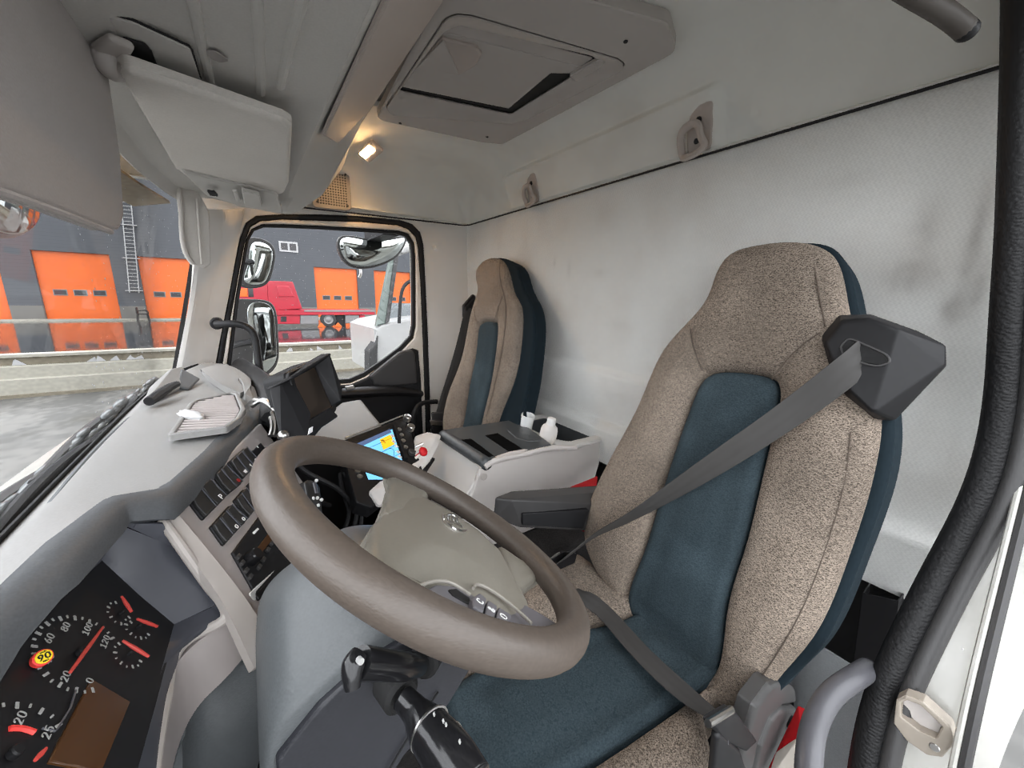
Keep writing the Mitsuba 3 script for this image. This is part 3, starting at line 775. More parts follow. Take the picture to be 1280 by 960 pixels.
# hanging side flap
fl = thing('visor_flap', 'grey side visor flap hanging down at the A-pillar', 'sun visor flap')
fq = [(1.720, 0.133, 1.680), (1.720, 0.115, 1.684), (1.740, 0.076, 1.615), (1.760, 0.062, 1.567), (1.760, 0.075, 1.397), (1.760, 0.093, 1.380), (1.750, 0.130, 1.393), (1.740, 0.144, 1.422), (1.730, 0.140, 1.562)]
ff = fit(A(fq), (-1, -.3, 0))
part(fl, 'flap', pad(rnd(Polygon(ff.l(A(fq))), .008), ff, .016, .007, .015), 'm_visor')
part(fl, 'edge', tube([(1.715, 0.130, 1.675), (1.725, 0.135, 1.562), (1.735, 0.140, 1.422), (1.745, 0.127, 1.393)], .007, 24, 10), 'm_visor')
part(fl, 'crease', tube([(1.728, 0.089, 1.603), (1.738, 0.097, 1.498), (1.745, 0.103, 1.394)], .0035, 16, 8), 'm_visor')

# driver sun visor, swung down close to the camera
dv = thing('sun_visor', 'large dark taupe sun visor swung down in front of the driver', 'sun visor')
dq = [(0.384, 0.125, 1.362), (0.421, 0.125, 1.364), (0.529, 0.125, 1.369), (0.694, 0.125, 1.371), (0.745, 0.125, 1.378), (0.789, 0.125, 1.400), (0.875, 0.132, 1.495), (0.961, 0.140, 1.638), (1.034, 0.145, 1.754), (1.105, 0.150, 1.860), (0.534, 0.150, 1.563)]
fd = fit(A(dq), (0, -1, -.1))
part(dv, 'panel', pad(rnd(Polygon(fd.l(A(dq))), .006), fd, .018, .007, .02), 'm_visor_dark')
part(dv, 'edge_bead', tube([(0.373, 0.122, 1.358), (0.410, 0.122, 1.360), (0.514, 0.122, 1.364), (0.675, 0.122, 1.368)], .0035, 24, 8), 'm_visor_dark')

# ================================================================== DASHBOARD
db = thing('dashboard', 'grey plastic dashboard running under the windscreen', 'dashboard')
W = [(x, screen_y(x, 1.0) - .004, 1.0) for x in (0.0, .35, .65, .9, 1.25, 1.6, 1.93)]
M1 = [(0.414, 0.203, 1.022), (0.447, 0.192, 1.022), (0.572, 0.191, 1.022), (0.776, 0.182, 1.022), (1.072, 0.168, 1.022), (1.472, 0.153, 1.022), (1.660, 0.134, 1.022)]
B = [(0.416, 0.203, 1.030), (0.466, 0.197, 1.030), (0.540, 0.184, 1.030), (0.641, 0.162, 1.025), (0.663, 0.119, 1.012), (0.831, 0.079, 1.005), (1.167, 0.005, 1.000), (1.294, -0.021, 1.000)]
Bx = [(-.05, .165, 1.03), *B[1:], (1.6, .035, 1.0), (1.93, .08, 1.0)]
top_rows = [W, [(x, screen_y(x, 1.0) - .03, 1.014) for x in (0.0, .35, .65, .9, 1.25, 1.6, 1.93)]]
part(db, 'top', loft([curve(W, 60), curve(top_rows[1], 60), curve(Bx, 60, straight=True)], 60, 6, .012, smooth_rows=False), 'm_dash')
part(db, 'defroster_slot', tube([(0.604, 0.231, 1.018), (0.752, 0.238, 1.018), (0.982, 0.242, 1.018), (1.251, 0.227, 1.018)], .0065, 40, 8), 'm_dash_dark', 'dark demister slot')
part(db, 'seam', tube([(0.681, 0.206, 1.019), (0.820, 0.208, 1.019), (0.987, 0.199, 1.019), (1.206, 0.185, 1.019)], .0015, 30, 6), 'm_dash_dark')
part(db, 'seam', tube([(0.884, 0.202, 1.018), (0.932, 0.168, 1.018), (0.988, 0.134, 1.018)], .0015, 20, 6), 'm_dash_dark')
# brow strip
B2 = [(0.395, 0.201, 1.000), (0.440, 0.191, 1.012), (0.491, 0.176, 1.015), (0.629, 0.158, 1.012), (0.650, 0.121, 0.995), (0.800, 0.080, 0.988), (1.106, -0.005, 0.985), (1.055, -0.042, 0.985)]
B0 = [(0.429, 0.207, 1.032), (0.483, 0.202, 1.032), (0.553, 0.192, 1.032), (0.653, 0.169, 1.028), (0.682, 0.123, 1.014), (0.846, 0.084, 1.008), (1.205, 0.015, 1.003), (1.277, -0.029, 1.003)]
part(db, 'brow', loft([B0, [A(a) * .5 + A(b) * .5 + [0, -.004, .005] for a, b in zip(B0, B2)], B2], 70, 6, .014, smooth_cols=False), 'm_dash_dark', 'dark grained brow strip')
part(db, 'brow_end', hullp([(1.217, 0.015, 1.000), (1.287, -0.033, 1.000), (1.059, -0.047, 0.985), (1.106, -0.005, 0.985), (1.339, -0.047, 0.930), (1.099, -0.068, 0.930)], .003), 'm_dash_dark')
# centre stack
CPF = F((0.667, 0.125, 1.0), (-0.277, -0.738, 0.616), (0, 0, 1))
cp = [(0.675, 0.116, 0.993), (1.026, -0.005, 1.006), (0.900, -0.086, 0.852), (0.779, -0.105, 0.774), (0.555, 0.029, 0.835)]
rad = [(0.656, 0.056, 0.912), (0.766, 0.013, 0.911), (0.750, -0.014, 0.871), (0.709, -0.032, 0.831), (0.601, 0.029, 0.855)]
part(db, 'switch_panel', pad(rnd(Polygon(CPF.l(A(cp))), .004), CPF, .03, .004, .02), 'm_panel', 'taupe switch panel')
part(db, 'bevel', loft([[(0.662, 0.122, 0.994), (0.619, 0.094, 0.942), (0.591, 0.073, 0.904), (0.569, 0.061, 0.880), (0.541, 0.049, 0.852), (0.513, 0.038, 0.826)], [A(q) + A((-0.277, -0.738, 0.616)) * .007 for q in [(0.674, 0.117, 0.994), (0.641, 0.087, 0.943), (0.610, 0.060, 0.896), (0.586, 0.043, 0.866), (0.555, 0.027, 0.832), (0.528, 0.021, 0.813)]]], 24, 2, .012, smooth_rows=False), 'm_cream', 'pale bevelled edge')
# instrument cluster
CLF = F((0.62, 0.178, 0.976), (0.000, -0.848, 0.530), (0, 0, 1))
cl = [(0.620, 0.178, 0.976), (0.583, 0.118, 0.879), (0.461, 0.121, 0.884), (0.390, 0.123, 0.888), (0.344, 0.122, 0.887), (0.325, 0.179, 0.977), (0.409, 0.203, 1.016), (0.453, 0.197, 1.006), (0.518, 0.189, 0.993)]
part(db, 'cluster_face', pad(Polygon(CLF.l(A(cl))).buffer(.004), CLF, .01, 0, .05), 'm_black', 'black instrument face')
hoodR = [[(0.621, 0.177, 0.975), (0.601, 0.149, 0.930), (0.583, 0.118, 0.879)], [(0.633, 0.158, 1.010), (0.647, 0.122, 0.985), (0.605, 0.068, 0.872)]]
part(db, 'hood_side', loft([hoodR[0], [A(hoodR[0][0]) * .5 + A(hoodR[1][0]) * .5, A(hoodR[0][1]) * .5 + A((0.640, 0.117, 0.950)) * .5, A(hoodR[0][2]) * .5 + A(hoodR[1][2]) * .5], [(0.633, 0.158, 1.010), (0.646, 0.111, 0.950), (0.605, 0.068, 0.872)]], 16, 4, .006, smooth_cols=False), 'm_hood', 'blue grey inner side of the instrument hood')
part(db, 'hood_side', padp([(0.631, 0.157, 1.012), (0.642, 0.120, 0.993), (0.646, 0.110, 0.947)], (-.5, -.8, .3), .006, 0.001, .02), 'm_hood')
part(db, 'hood_roof', loft([[(0.405, 0.202, 1.014), (0.449, 0.196, 1.004), (0.515, 0.188, 0.992), (0.618, 0.177, 0.974)], [(0.395, 0.201, 1.000), (0.443, 0.193, 1.010), (0.495, 0.178, 1.013), (0.633, 0.158, 1.010)]], 20, 3, .005, smooth_rows=False, smooth_cols=False), 'm_hood')
sill0 = [(0.583, 0.118, 0.879), (0.515, 0.119, 0.882), (0.461, 0.121, 0.884), (0.421, 0.122, 0.886), (0.390, 0.123, 0.888), (0.344, 0.122, 0.887)]
sill1 = [(0.604, 0.067, 0.872), (0.578, 0.069, 0.862), (0.571, 0.111, 0.852), (0.511, 0.119, 0.845), (0.458, 0.121, 0.835), (0.406, 0.122, 0.820)]
part(db, 'hood_sill', loft([sill0, sill1], 24, 4, .006, smooth_rows=False, smooth_cols=False), 'm_hood')
# cream trim round the cluster
trim = [(0.657, 0.123, 0.992), (0.622, 0.098, 0.945), (0.608, 0.077, 0.893), (0.587, 0.065, 0.878), (0.575, 0.065, 0.868), (0.573, 0.083, 0.862), (0.571, 0.108, 0.856), (0.556, 0.119, 0.850), (0.519, 0.121, 0.845), (0.476, 0.123, 0.837), (0.439, 0.125, 0.825), (0.398, 0.125, 0.815)]
part(db, 'cream_trim', tube(trim, [.006, .0065, .0065, .007, .007, .0065, .0065, .0065, .0065, .0065, .0065, .0065], 70, 10), 'm_cream', 'cream edge trim')
part(db, 'lower_face', loft([[A(q) + [0, 0, -.006] for q in [(0.575, 0.065, 0.868), (0.569, 0.087, 0.862), (0.554, 0.116, 0.850), (0.502, 0.121, 0.840), (0.445, 0.122, 0.830)]],
                             [(0.578, 0.045, 0.800), (0.554, 0.075, 0.790), (0.543, 0.100, 0.780), (0.523, 0.118, 0.765), (0.491, 0.127, 0.750)]], 24, 3, .01, smooth_rows=False), 'm_panel')
part(db, 'stack_side', loft([[(0.585, 0.063, 0.872), (0.570, 0.058, 0.845), (0.554, 0.046, 0.790)], [A(q) for q in [(0.590, 0.048, 0.873), (0.553, 0.032, 0.838), (0.524, 0.021, 0.811)]]], 10, 3, .008, smooth_rows=False), 'm_console_side')
part(db, 'knee_panel', loft([[(0.588, 0.032, 0.800), (0.576, 0.057, 0.790), (0.570, 0.093, 0.775), (0.561, 0.119, 0.760), (0.511, 0.136, 0.745)], [(0.578, 0.022, 0.700), (0.570, 0.058, 0.690), (0.561, 0.087, 0.680), (0.542, 0.114, 0.670), (0.493, 0.131, 0.660)],
                            [(.60, .16, .3), (.50, .16, .3), (.42, .18, .3), (.3, .18, .3), (.15, .2, .3)]], 30, 8, .012), 'm_column', 'dark grained knee panel')
# gauges on the face
gf = CLF.up(.0015)
def gauge(c, r, a0, a1, nt, rt, needle, tail, nums=()):
    cx, cy = CLF.l(A(c))
    ms = []
    for i in range(nt):
        a = math.radians(a0 + (a1 - a0) * i / (nt - 1))
        big_ = i % 2 == 0
        ln = rt * (1.0 if big_ else .6)
        m = rbox((ln, rt * (.45 if big_ else .3), .0008), .0002, 1)
        ca, sa = math.cos(a), math.sin(a)
        v = A(m.vertices) + [r - ln / 2, 0, 0]
        v = np.c_[v[:, 0] * ca - v[:, 1] * sa, v[:, 0] * sa + v[:, 1] * ca, v[:, 2]]
        ms.append(tm(gf.w(v + [cx, cy, .0008]), m.faces))
    g = part(db, 'gauge', cat(*ms), 'm_dial', 'white gauge scale', smooth=False)
    for i, s in enumerate(nums):
        a = math.radians(a0 + (a1 - a0) * i / max(len(nums) - 1, 1))
        part(g, 'numeral', text(s, gf, cx + (r - rt * 2.3) * math.cos(a), cy + (r - rt * 2.3) * math.sin(a), .0006, rt * 1.2), 'm_dial', smooth=False)
    n0, n1 = CLF.l(A(tail)), CLF.l(A(needle))
    part(g, 'needle', tube([gf.w([*n0, .006]), gf.w([*n1, .006])], [.0014, .0020, .0011], 8, 8, straight=True), 'm_needle_dim', 'red needle')
    part(g, 'hub', cyl(gf, *CLF.l(A(c)), 0, .005, r * .11, bev=.001), 'm_black')


gauge((0.480, 0.166, 0.957), .043, 215, -35, 25, .0055, (0.513, 0.163, 0.951), (0.448, 0.168, 0.961), ('0', '20', '40', '60', '80', '100', '120'))
gauge((0.552, 0.154, 0.938), .017, 250, 40, 9, .004, (0.568, 0.160, 0.946), (0.553, 0.150, 0.932))
gauge((0.545, 0.142, 0.918), .017, 260, 60, 9, .004, (0.547, 0.146, 0.925), (0.552, 0.132, 0.902))
gauge((0.503, 0.142, 0.919), .017, 265, 60, 9, .004, (0.508, 0.150, 0.931), (0.504, 0.133, 0.903))
gauge((0.375, 0.173, 0.969), .040, 215, -35, 19, .0055, (0.379, 0.165, 0.955), (0.369, 0.167, 0.958), ('0', '5', '10', '15', '20', '25'))
part(db, 'gauge_red_zone', tube([(0.393, 0.178, 0.977), (0.396, 0.174, 0.970), (0.396, 0.169, 0.962)], .0022, 12, 6), 'm_needle')
lcd = [(0.458, 0.156, 0.941), (0.451, 0.134, 0.905), (0.381, 0.138, 0.912), (0.377, 0.160, 0.947)]
part(db, 'display', pad(Polygon(CLF.l(A(lcd))), CLF.up(.0025), .004, .001, .02), 'm_orange_scr', 'brown amber display screen')
part(db, 'display_line', tube([A(q) + A((0.000, -0.848, 0.530)) * .002 for q in [(0.441, 0.161, 0.949), (0.423, 0.160, 0.948), (0.400, 0.162, 0.951), (0.400, 0.168, 0.959)]], .0009, 20, 6, straight=True), 'm_hood')
# yellow 90 sticker knob
stk = thing('speed_sticker', 'round yellow 90 sticker with red rim on the instrument hood', 'sticker')
fs_ = F(A((0.450, 0.182, 0.983)) + A((0.000, -0.848, 0.530)) * .008, (-.45, -.65, .6), (.35, -.2, .6))
part(stk, 'stalk', cyl(fs_, 0, 0, -.03, -.002, .0045), 'm_red')
part(stk, 'rim', cyl(fs_, 0, 0, -.004, .001, .0066, bev=.0008), 'm_needle')
part(stk, 'disc', cyl(fs_, 0, 0, 0, .0018, .0055, bev=.0004), 'm_yellow', 'yellow disc')
part(stk, 'numeral', text('90', fs_, 0, 0, .0018, .0048, .35, bold=True), 'm_black', smooth=False)
part(stk, 'marks', cat(text('km/h', fs_, -.0012, .0036, .0018, .0012, .35), text('MAX', fs_, .0013, -.0036, .0018, .0012, .35)), 'm_black', smooth=False)

# rocker switches: rows of bezels
def switch(quad, marks, label, n=2, red=False):
    P2 = CPF.l(A(quad))
    k = thing('rocker_switch', label, 'switch', 'black rocker switches on the centre panel')
    part(k, 'bezel', pad(rnd(Polygon(P2), .003), CPF.up(.004), .012, .002, .02), 'm_black')
    a, b, c, d = P2      # far-left, far-right, near-right, near-left
    for i in range(n):
        s0, s1 = i / n + .03, (i + 1) / n - .02
        q = [a + (b - a) * s0, a + (b - a) * s1, d + (c - d) * s1, d + (c - d) * s0]
        ce = sum(q) / 4
        q = [ce + (x - ce) * .93 for x in q]
        r = part(k, 'rocker', pad(rnd(Polygon(q), .002), CPF.up(.008), .008, .002, .006, hf=lambda x, y, dd, ce=ce: .10 * np.abs((y - ce[1]))), 'm_switch')
        lip = [q[1] * .97 + q[0] * .03, q[2] * .97 + q[3] * .03]
        part(k, 'edge', tube([CPF.w([*lip[0], .0095]), CPF.w([*lip[1], .0095])], .0009, 6, 6, straight=True), 'm_hood')
        if i < len(marks) and marks[i]:
            m = q[2] * .42 + q[3] * .42 + q[0] * .08 + q[1] * .08
            ang = math.atan2(*(q[1] - q[0])[::-1])
            part(k, 'symbol', text(marks[i], CPF, *m, .0105, .0085, ang, bold=True), 'm_red' if red and i == 1 else 'm_mark', smooth=False)
    return k


switch([(0.708, 0.104, 0.994), (0.766, 0.081, 0.993), (0.750, 0.061, 0.961), (0.685, 0.086, 0.962)], ('', 'P'), 'black switch with a white lever symbol, first of the upper row')
switch([(0.781, 0.076, 0.992), (0.818, 0.063, 0.993), (0.802, 0.039, 0.958), (0.759, 0.058, 0.961)], ('', 'o'), 'black switch with a red lamp symbol in the upper row', red=True)
switch([(0.833, 0.056, 0.992), (0.900, 0.031, 0.992), (0.884, 0.010, 0.960), (0.809, 0.039, 0.961)], ('w', 'f', 'O'), 'triple black switch with three white symbols in the upper row', n=3)
switch([(0.680, 0.079, 0.951), (0.739, 0.057, 0.951), (0.727, 0.037, 0.921), (0.660, 0.065, 0.925)], ('', 'o', 'o'), 'triple black switch with white rings, first of the lower row', n=3)
switch([(0.754, 0.051, 0.951), (0.794, 0.037, 0.951), (0.770, 0.021, 0.921), (0.733, 0.034, 0.921)], ('', ''), 'plain black switch without symbols in the lower row')
switch([(0.806, 0.032, 0.951), (0.851, 0.015, 0.950), (0.830, -0.003, 0.920), (0.784, 0.015, 0.920)], ('', ''), 'black switch half hidden behind the wheel rim')
ig = thing('rotary_knob_switch', 'black rotary knob in a square recess at the top of the centre panel', 'knob')
iq = CPF.l(A([(0.902, 0.020, 0.980), (0.952, 0.002, 0.980), (0.928, -0.016, 0.948), (0.872, 0.006, 0.950)]))
part(ig, 'plate', pad(rnd(Polygon(iq), .003), CPF.up(.003), .01, .002, .02), 'm_black')
kc = CPF.l(A((0.937, -0.009, 0.961)))
part(ig, 'knob', cyl(CPF, *kc, 0, .018, .010, .008, bev=.002), 'm_switch')
part(ig, 'grip', block(CPF, *kc, .02, .018, .005, .008, .002), 'm_switch')
part(ig, 'symbol', text('o', CPF, *CPF.l(A((0.928, 0.010, 0.979))), .004, .006), 'm_mark', smooth=False)

# radio
ra = thing('car_radio', 'black car radio with amber display below the switch panel', 'radio')
RF = CPF.up(.004)
part(ra, 'face', pad(rnd(Polygon(CPF.l(A(rad))), .002), RF, .02, .002, .03), 'm_black')
part(ra, 'display', pad(Polygon(CPF.l(A([(0.683, 0.027, 0.890), (0.736, 0.005, 0.887), (0.733, -0.002, 0.877), (0.679, 0.022, 0.882)]))), RF.up(.0015), .003, .0005, .03), 'm_orange_scr', 'amber display')
part(ra, 'slot', pad(Polygon(CPF.l(A([(0.709, 0.031, 0.906), (0.724, 0.024, 0.904), (0.723, 0.022, 0.901), (0.708, 0.029, 0.903)]))), RF.up(.0012), .002, 0, .03), 'm_mark')
vc = CPF.l(A((0.659, 0.036, 0.890)))
part(ra, 'volume_knob', cyl(RF, *vc, 0, .016, .012, .0105, bev=.002), 'm_black_gloss')
for q in [(0.651, 0.051, 0.904), (0.644, 0.047, 0.896), (0.635, 0.043, 0.887), (0.628, 0.039, 0.879), (0.707, 0.007, 0.877), (0.690, 0.014, 0.877), (0.668, 0.021, 0.876), (0.651, 0.027, 0.876)]:
    part(ra, 'button', block(RF, *CPF.l(A(q)), .002, .009, .006, .005, .001), 'm_grey')
cr = thing('paper_card', 'white folded paper card stuck below the radio', 'card')
fc = fit(A([(0.620, 0.033, 0.852), (0.660, 0.003, 0.856), (0.650, 0.002, 0.850), (0.610, 0.026, 0.850)]), (-1, -.5, .5))
part(cr, 'sheet', padp([(0.600, 0.037, 0.874), (0.660, 0.004, 0.858), (0.660, 0.000, 0.849), (0.620, 0.021, 0.843), (0.600, 0.029, 0.854)], (-1, -.5, .5), .002, .0005, .02, .002), 'm_white')
part(cr, 'print', padp([(0.597, 0.030, 0.873), (0.625, 0.018, 0.862), (0.620, 0.020, 0.857), (0.600, 0.028, 0.864)], (-1, -.5, .5), .002, .0004, .02, 0, lift=.002), 'm_black', 'black printed patch')

# tray on top of the dash
ty = thing('dash_tray', 'ribbed grey tray let into the dashboard top', 'tray')
tq = [(0.909, 0.141, 1.036), (1.156, 0.132, 1.036), (1.185, 0.124, 1.036), (1.245, 0.048, 1.036), (1.207, 0.034, 1.036), (1.044, 0.021, 1.036), (0.966, 0.030, 1.036), (0.908, 0.052, 1.036)]
tf = F((1.1, .08, 1.036), (0, 0, 1), (0, 1, 0))
tp_ = rnd(Polygon(tf.l(A(tq))), .006)
tin = tp_.buffer(-.009)
part(ty, 'rim', pad(tp_.difference(tin), tf.up(.005), .014, .003, .012), 'm_dash')
part(ty, 'bed', pad(tp_.buffer(-.01), tf.up(-.003), .004, 0, .03), 'm_dash_dark')
rb = []
bx0, by0, bx1, by1 = tin.bounds
for s in np.arange(bx0 - .3, bx1 + .3, .019):
    l = LineString([(s, by0 - .02), (s + .06, by1 + .02)]).intersection(tin.buffer(-.002))
    if l.length > .01:
        c = list(l.coords)
        rb.append((c[0], c[-1]))
for c0, c1 in rb:
    part(ty, 'ridge', tube([tf.w([*c0, -.002]), tf.w([*c1, -.002])], .0046, 4, 6, straight=True), 'm_panel')
wp = thing('crumpled_wrapper', 'small crumpled white wrapper lying in the dash tray', 'wrapper')
m = trimesh.creation.icosphere(subdivisions=3, radius=1)
v = A(m.vertices)
v = v * (1 + .5 * (meshkit.fbm(v * 3, 3) - .5))[:, None] * [.014, .045, .010]
part(wp, 'wrapper', tm(F((1.036, 0.117, 1.040), (0, 0, 1), (.9, .5, 0)).w(v), m.faces), 'm_wrap', smooth=True)

# corner pod with vent slot
vp = thing('corner_vent', 'grey corner pod with a dark vent slot at the foot of the A-pillar', 'vent')
part(vp, 'hood', hullp([(1.250, 0.220, 1.032), (1.364, 0.225, 1.043), (1.514, 0.200, 1.064), (1.566, 0.183, 1.061), (1.514, 0.169, 1.046), (1.390, 0.180, 1.032)], .006), 'm_dash')
part(vp, 'cheek', hullp([(1.408, 0.178, 1.033), (1.531, 0.176, 1.059), (1.514, 0.142, 1.033), (1.408, 0.158, 1.026)], .005), 'm_dash_dark')
part(vp, 'slot', tube([(1.214, 0.210, 1.041), (1.267, 0.196, 1.047), (1.320, 0.180, 1.053), (1.346, 0.170, 1.054)], [.011, .012, .011, .008], 20, 10), 'm_black', 'dark outlet')

# far end of the dash and its passenger top
part(db, 'far_end', loft([[(1.737, 0.149, 1.010), (1.818, 0.100, 1.010), (1.721, 0.056, 1.010), (1.485, 0.019, 1.010)], [(1.452, 0.099, 1.020), (1.511, 0.060, 1.020), (1.387, 0.026, 1.020), (1.242, 0.005, 1.020)], [(1.263, 0.035, 1.010), (1.292, 0.016, 1.010), (1.240, -0.005, 1.010), (1.160, -0.023, 1.000)]], 20, 5, .02), 'm_dash')
part(db, 'passenger_front', loft([[(1.05, -.02, .995), (1.3, -.02, 1.0), (1.6, .0, 1.0), (1.93, .05, 1.0)], [(1.05, -.03, .93), (1.3, -.04, .93), (1.6, -.03, .93), (1.93, .02, .93)], [(1.05, .06, .55), (1.3, .06, .5), (1.6, .06, .5), (1.93, .06, .5)]], 20, 6, .02), 'm_black')
# low grey lobe to the right of the monitor
lobe = [(1.260, -0.104, 0.850), (1.477, -0.181, 0.865), (1.628, -0.287, 0.875), (1.639, -0.371, 0.875), (1.390, -0.367, 0.865), (1.294, -0.367, 0.850), (1.239, -0.242, 0.845), (1.220, -0.168, 0.840)]
part(db, 'lobe', padp(lobe, (-.2, -.2, 1), .06, .02, .02, .012), 'm_lobe', 'smooth grey lobe of the dash')
# dark cavity with cables behind the wheel
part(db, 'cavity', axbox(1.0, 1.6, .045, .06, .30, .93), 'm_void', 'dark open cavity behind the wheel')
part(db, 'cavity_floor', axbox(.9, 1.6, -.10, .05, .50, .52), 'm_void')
cbl = thing('cable_bundle', 'black cables hanging in the dark gap behind the steering wheel', 'cables')
for pts in ([(0.950, -0.041, 0.932), (0.930, -0.051, 0.888), (0.920, -0.084, 0.839), (0.950, -0.123, 0.792)], [(1.000, -0.054, 0.930), (0.960, -0.077, 0.893), (0.940, -0.140, 0.839), (0.950, -0.183, 0.755)],
            [(1.020, -0.174, 0.840), (1.000, -0.187, 0.794), (0.980, -0.191, 0.737), (0.960, -0.172, 0.695)], [(1.020, -0.187, 0.849), (1.000, -0.207, 0.793), (0.980, -0.203, 0.733), (0.960, -0.191, 0.681)], [(1.030, -0.166, 0.834), (1.000, -0.163, 0.801), (0.980, -0.171, 0.743), (0.960, -0.153, 0.709)]):
    part(cbl, 'cable', tube(pts, .006, 24, 8), 'm_black')
rm = thing('remote_control', 'black handheld remote with buttons clipped behind the wheel rim', 'remote control')
rq = [(0.800, -0.055, 0.933), (0.810, -0.063, 0.933), (0.820, -0.079, 0.924), (0.820, -0.082, 0.905), (0.770, -0.079, 0.866), (0.760, -0.059, 0.892)]
fr_ = fit(A(rq), (-1, -.6, .4))
part(rm, 'body', pad(rnd(Polygon(fr_.l(A(rq))), .004), fr_.up(.01), .02, .004, .01), 'm_switch')
part(rm, 'key_bar', tube([A(q) + fr_.n * .011 for q in [(0.815, -0.071, 0.920), (0.800, -0.072, 0.903)]], .0055, 8, 8, straight=True), 'm_tubegrey')
for q in [(0.815, -0.076, 0.924), (0.790, -0.072, 0.898), (0.780, -0.071, 0.887), (0.785, -0.064, 0.902), (0.790, -0.079, 0.892)]:
    part(rm, 'button', put(trimesh.creation.icosphere(subdivisions=2, radius=.0035), F(A(q) + fr_.n * .012, fr_.n)), 'm_mark')
rh = thing('remote_holder', 'taupe plastic holder wedge beside the black remote', 'holder')
part(rh, 'wedge', padp([(0.800, -0.035, 0.968), (0.830, -0.048, 0.964), (0.830, -0.057, 0.933), (0.800, -0.055, 0.915), (0.780, -0.047, 0.917)], (-1, -.6, .4), .03, .003, .02, .002), 'm_panel')

# monitor with its hood
mo = thing('monitor', 'boxy black monitor with a sun hood standing on the dashboard', 'monitor')
MF = F((1.0, -0.06, 1.12), (-0.541, -0.787, 0.295), (0, 0, 1))
scr = [(1.016, -0.076, 1.105), (1.113, -0.140, 1.114), (1.093, -0.168, 1.004), (0.977, -0.097, 0.980)]
part(mo, 'screen', pad(Polygon(MF.l(A(scr))).buffer(.002), MF.up(.001), .004, 0, .05), 'm_screen', 'dark glossy screen')
s2 = Polygon(MF.l(A(scr)))
part(mo, 'bezel', pad(rnd(s2.buffer(.016), .004).difference(s2.buffer(-.001)), MF.up(.006), .02, .003, .02), 'm_black')
bk = rnd(Polygon(MF.l(A([(0.943, -0.026, 1.105), (1.139, -0.153, 1.129), (1.129, -0.194, 0.999), (0.926, -0.059, 0.986)]))), .01)
part(mo, 'housing', pad(s2.buffer(.018), MF.up(-.004), .055, .004, .02), 'm_black')
part(mo, 'side_hood', hullp([(1.014, -0.075, 1.106), A((1.014, -0.075, 1.106)) - A((-0.541, -0.787, 0.295)) * .03, (0.901, -0.037, 1.000), A((0.965, -0.099, 1.033)) + [-.02, 0, 0], (0.900, -0.083, 0.995), (1.000, -0.031, 1.091), (1.000, -0.051, 1.102)], .002), 'm_black', 'left flap of the hood')
part(mo, 'top_hood', hullp([(1.000, -0.029, 1.089), (0.985, -0.074, 1.113), (1.030, -0.130, 1.132), (1.050, -0.167, 1.152), (1.120, -0.159, 1.142), (1.070, -0.024, 1.079)], .003), 'm_black', 'top flap of the hood')
part(mo, 'side_hood', hullp([(1.040, -0.131, 1.128), (1.050, -0.165, 1.151), (1.020, -0.182, 1.067), (1.000, -0.174, 1.043), (1.010, -0.157, 1.031)], .003), 'm_black', 'right flap of the hood')
part(mo, 'foot', hullp([(0.900, -0.034, 1.001), (0.990, -0.147, 1.025), (1.000, -0.162, 1.003), (0.920, -0.067, 0.981)], .004), 'm_black')
part(mo, 'tag', padp([(0.910, -0.089, 1.010), (0.915, -0.098, 1.012), (0.910, -0.095, 1.001), (0.900, -0.085, 0.999)], (-1, -.5, .2), .002, .0005, .01, 0, lift=.004), 'm_mark', 'white tag')
pen = thing('tool_clutter', 'small silver clips and wires bunched beside the monitor', 'clips')
for pts in ([(1.120, 0.002, 1.039), (1.050, -0.024, 1.042), (0.980, -0.042, 1.028)], [(1.100, 0.009, 1.028), (1.080, -0.017, 1.046), (1.050, -0.028, 1.035)], [(1.000, -0.029, 1.034), (0.960, -0.032, 1.016), (0.930, -0.026, 0.999)], [(1.000, -0.038, 1.033), (0.960, -0.041, 1.015), (0.930, -0.036, 0.997)], [(0.990, -0.024, 1.024), (0.950, -0.024, 1.011), (0.930, -0.018, 1.000)]):
    part(pen, 'clip', tube(pts, .005, 16, 8), 'm_steel')
part(pen, 'spoon', put(trimesh.creation.icosphere(subdivisions=2, radius=.012), F((0.900, -0.041, 1.006), (-1, 0, 0))), 'm_steel')

# tablet control unit
tb = thing('crane_control_panel', 'black control unit with a lit blue and orange screen beside the console', 'control panel')
TF = F((1.1, -.19, .9), (-0.432, -0.230, 0.872), (0, 0, 1))
body = [(1.095, -0.181, 0.900), (1.220, -0.409, 0.902), (1.152, -0.408, 0.868), (1.006, -0.387, 0.802), (0.989, -0.360, 0.800), (0.889, -0.209, 0.791), (0.904, -0.177, 0.806)]
part(tb, 'body', pad(rnd(Polygon(TF.l(A(body))), .006), TF, .04, .004, .02), 'm_black')
part(tb, 'top_edge', tube([A(q) + A((-0.432, -0.230, 0.872)) * .002 for q in [(1.108, -0.200, 0.901), (1.223, -0.405, 0.904)]], .003, 8, 8, straight=True), 'm_steel')
scq = [(1.080, -0.212, 0.884), (1.152, -0.344, 0.885), (1.046, -0.336, 0.835), (1.022, -0.307, 0.830), (0.994, -0.245, 0.833), (1.009, -0.217, 0.848)]
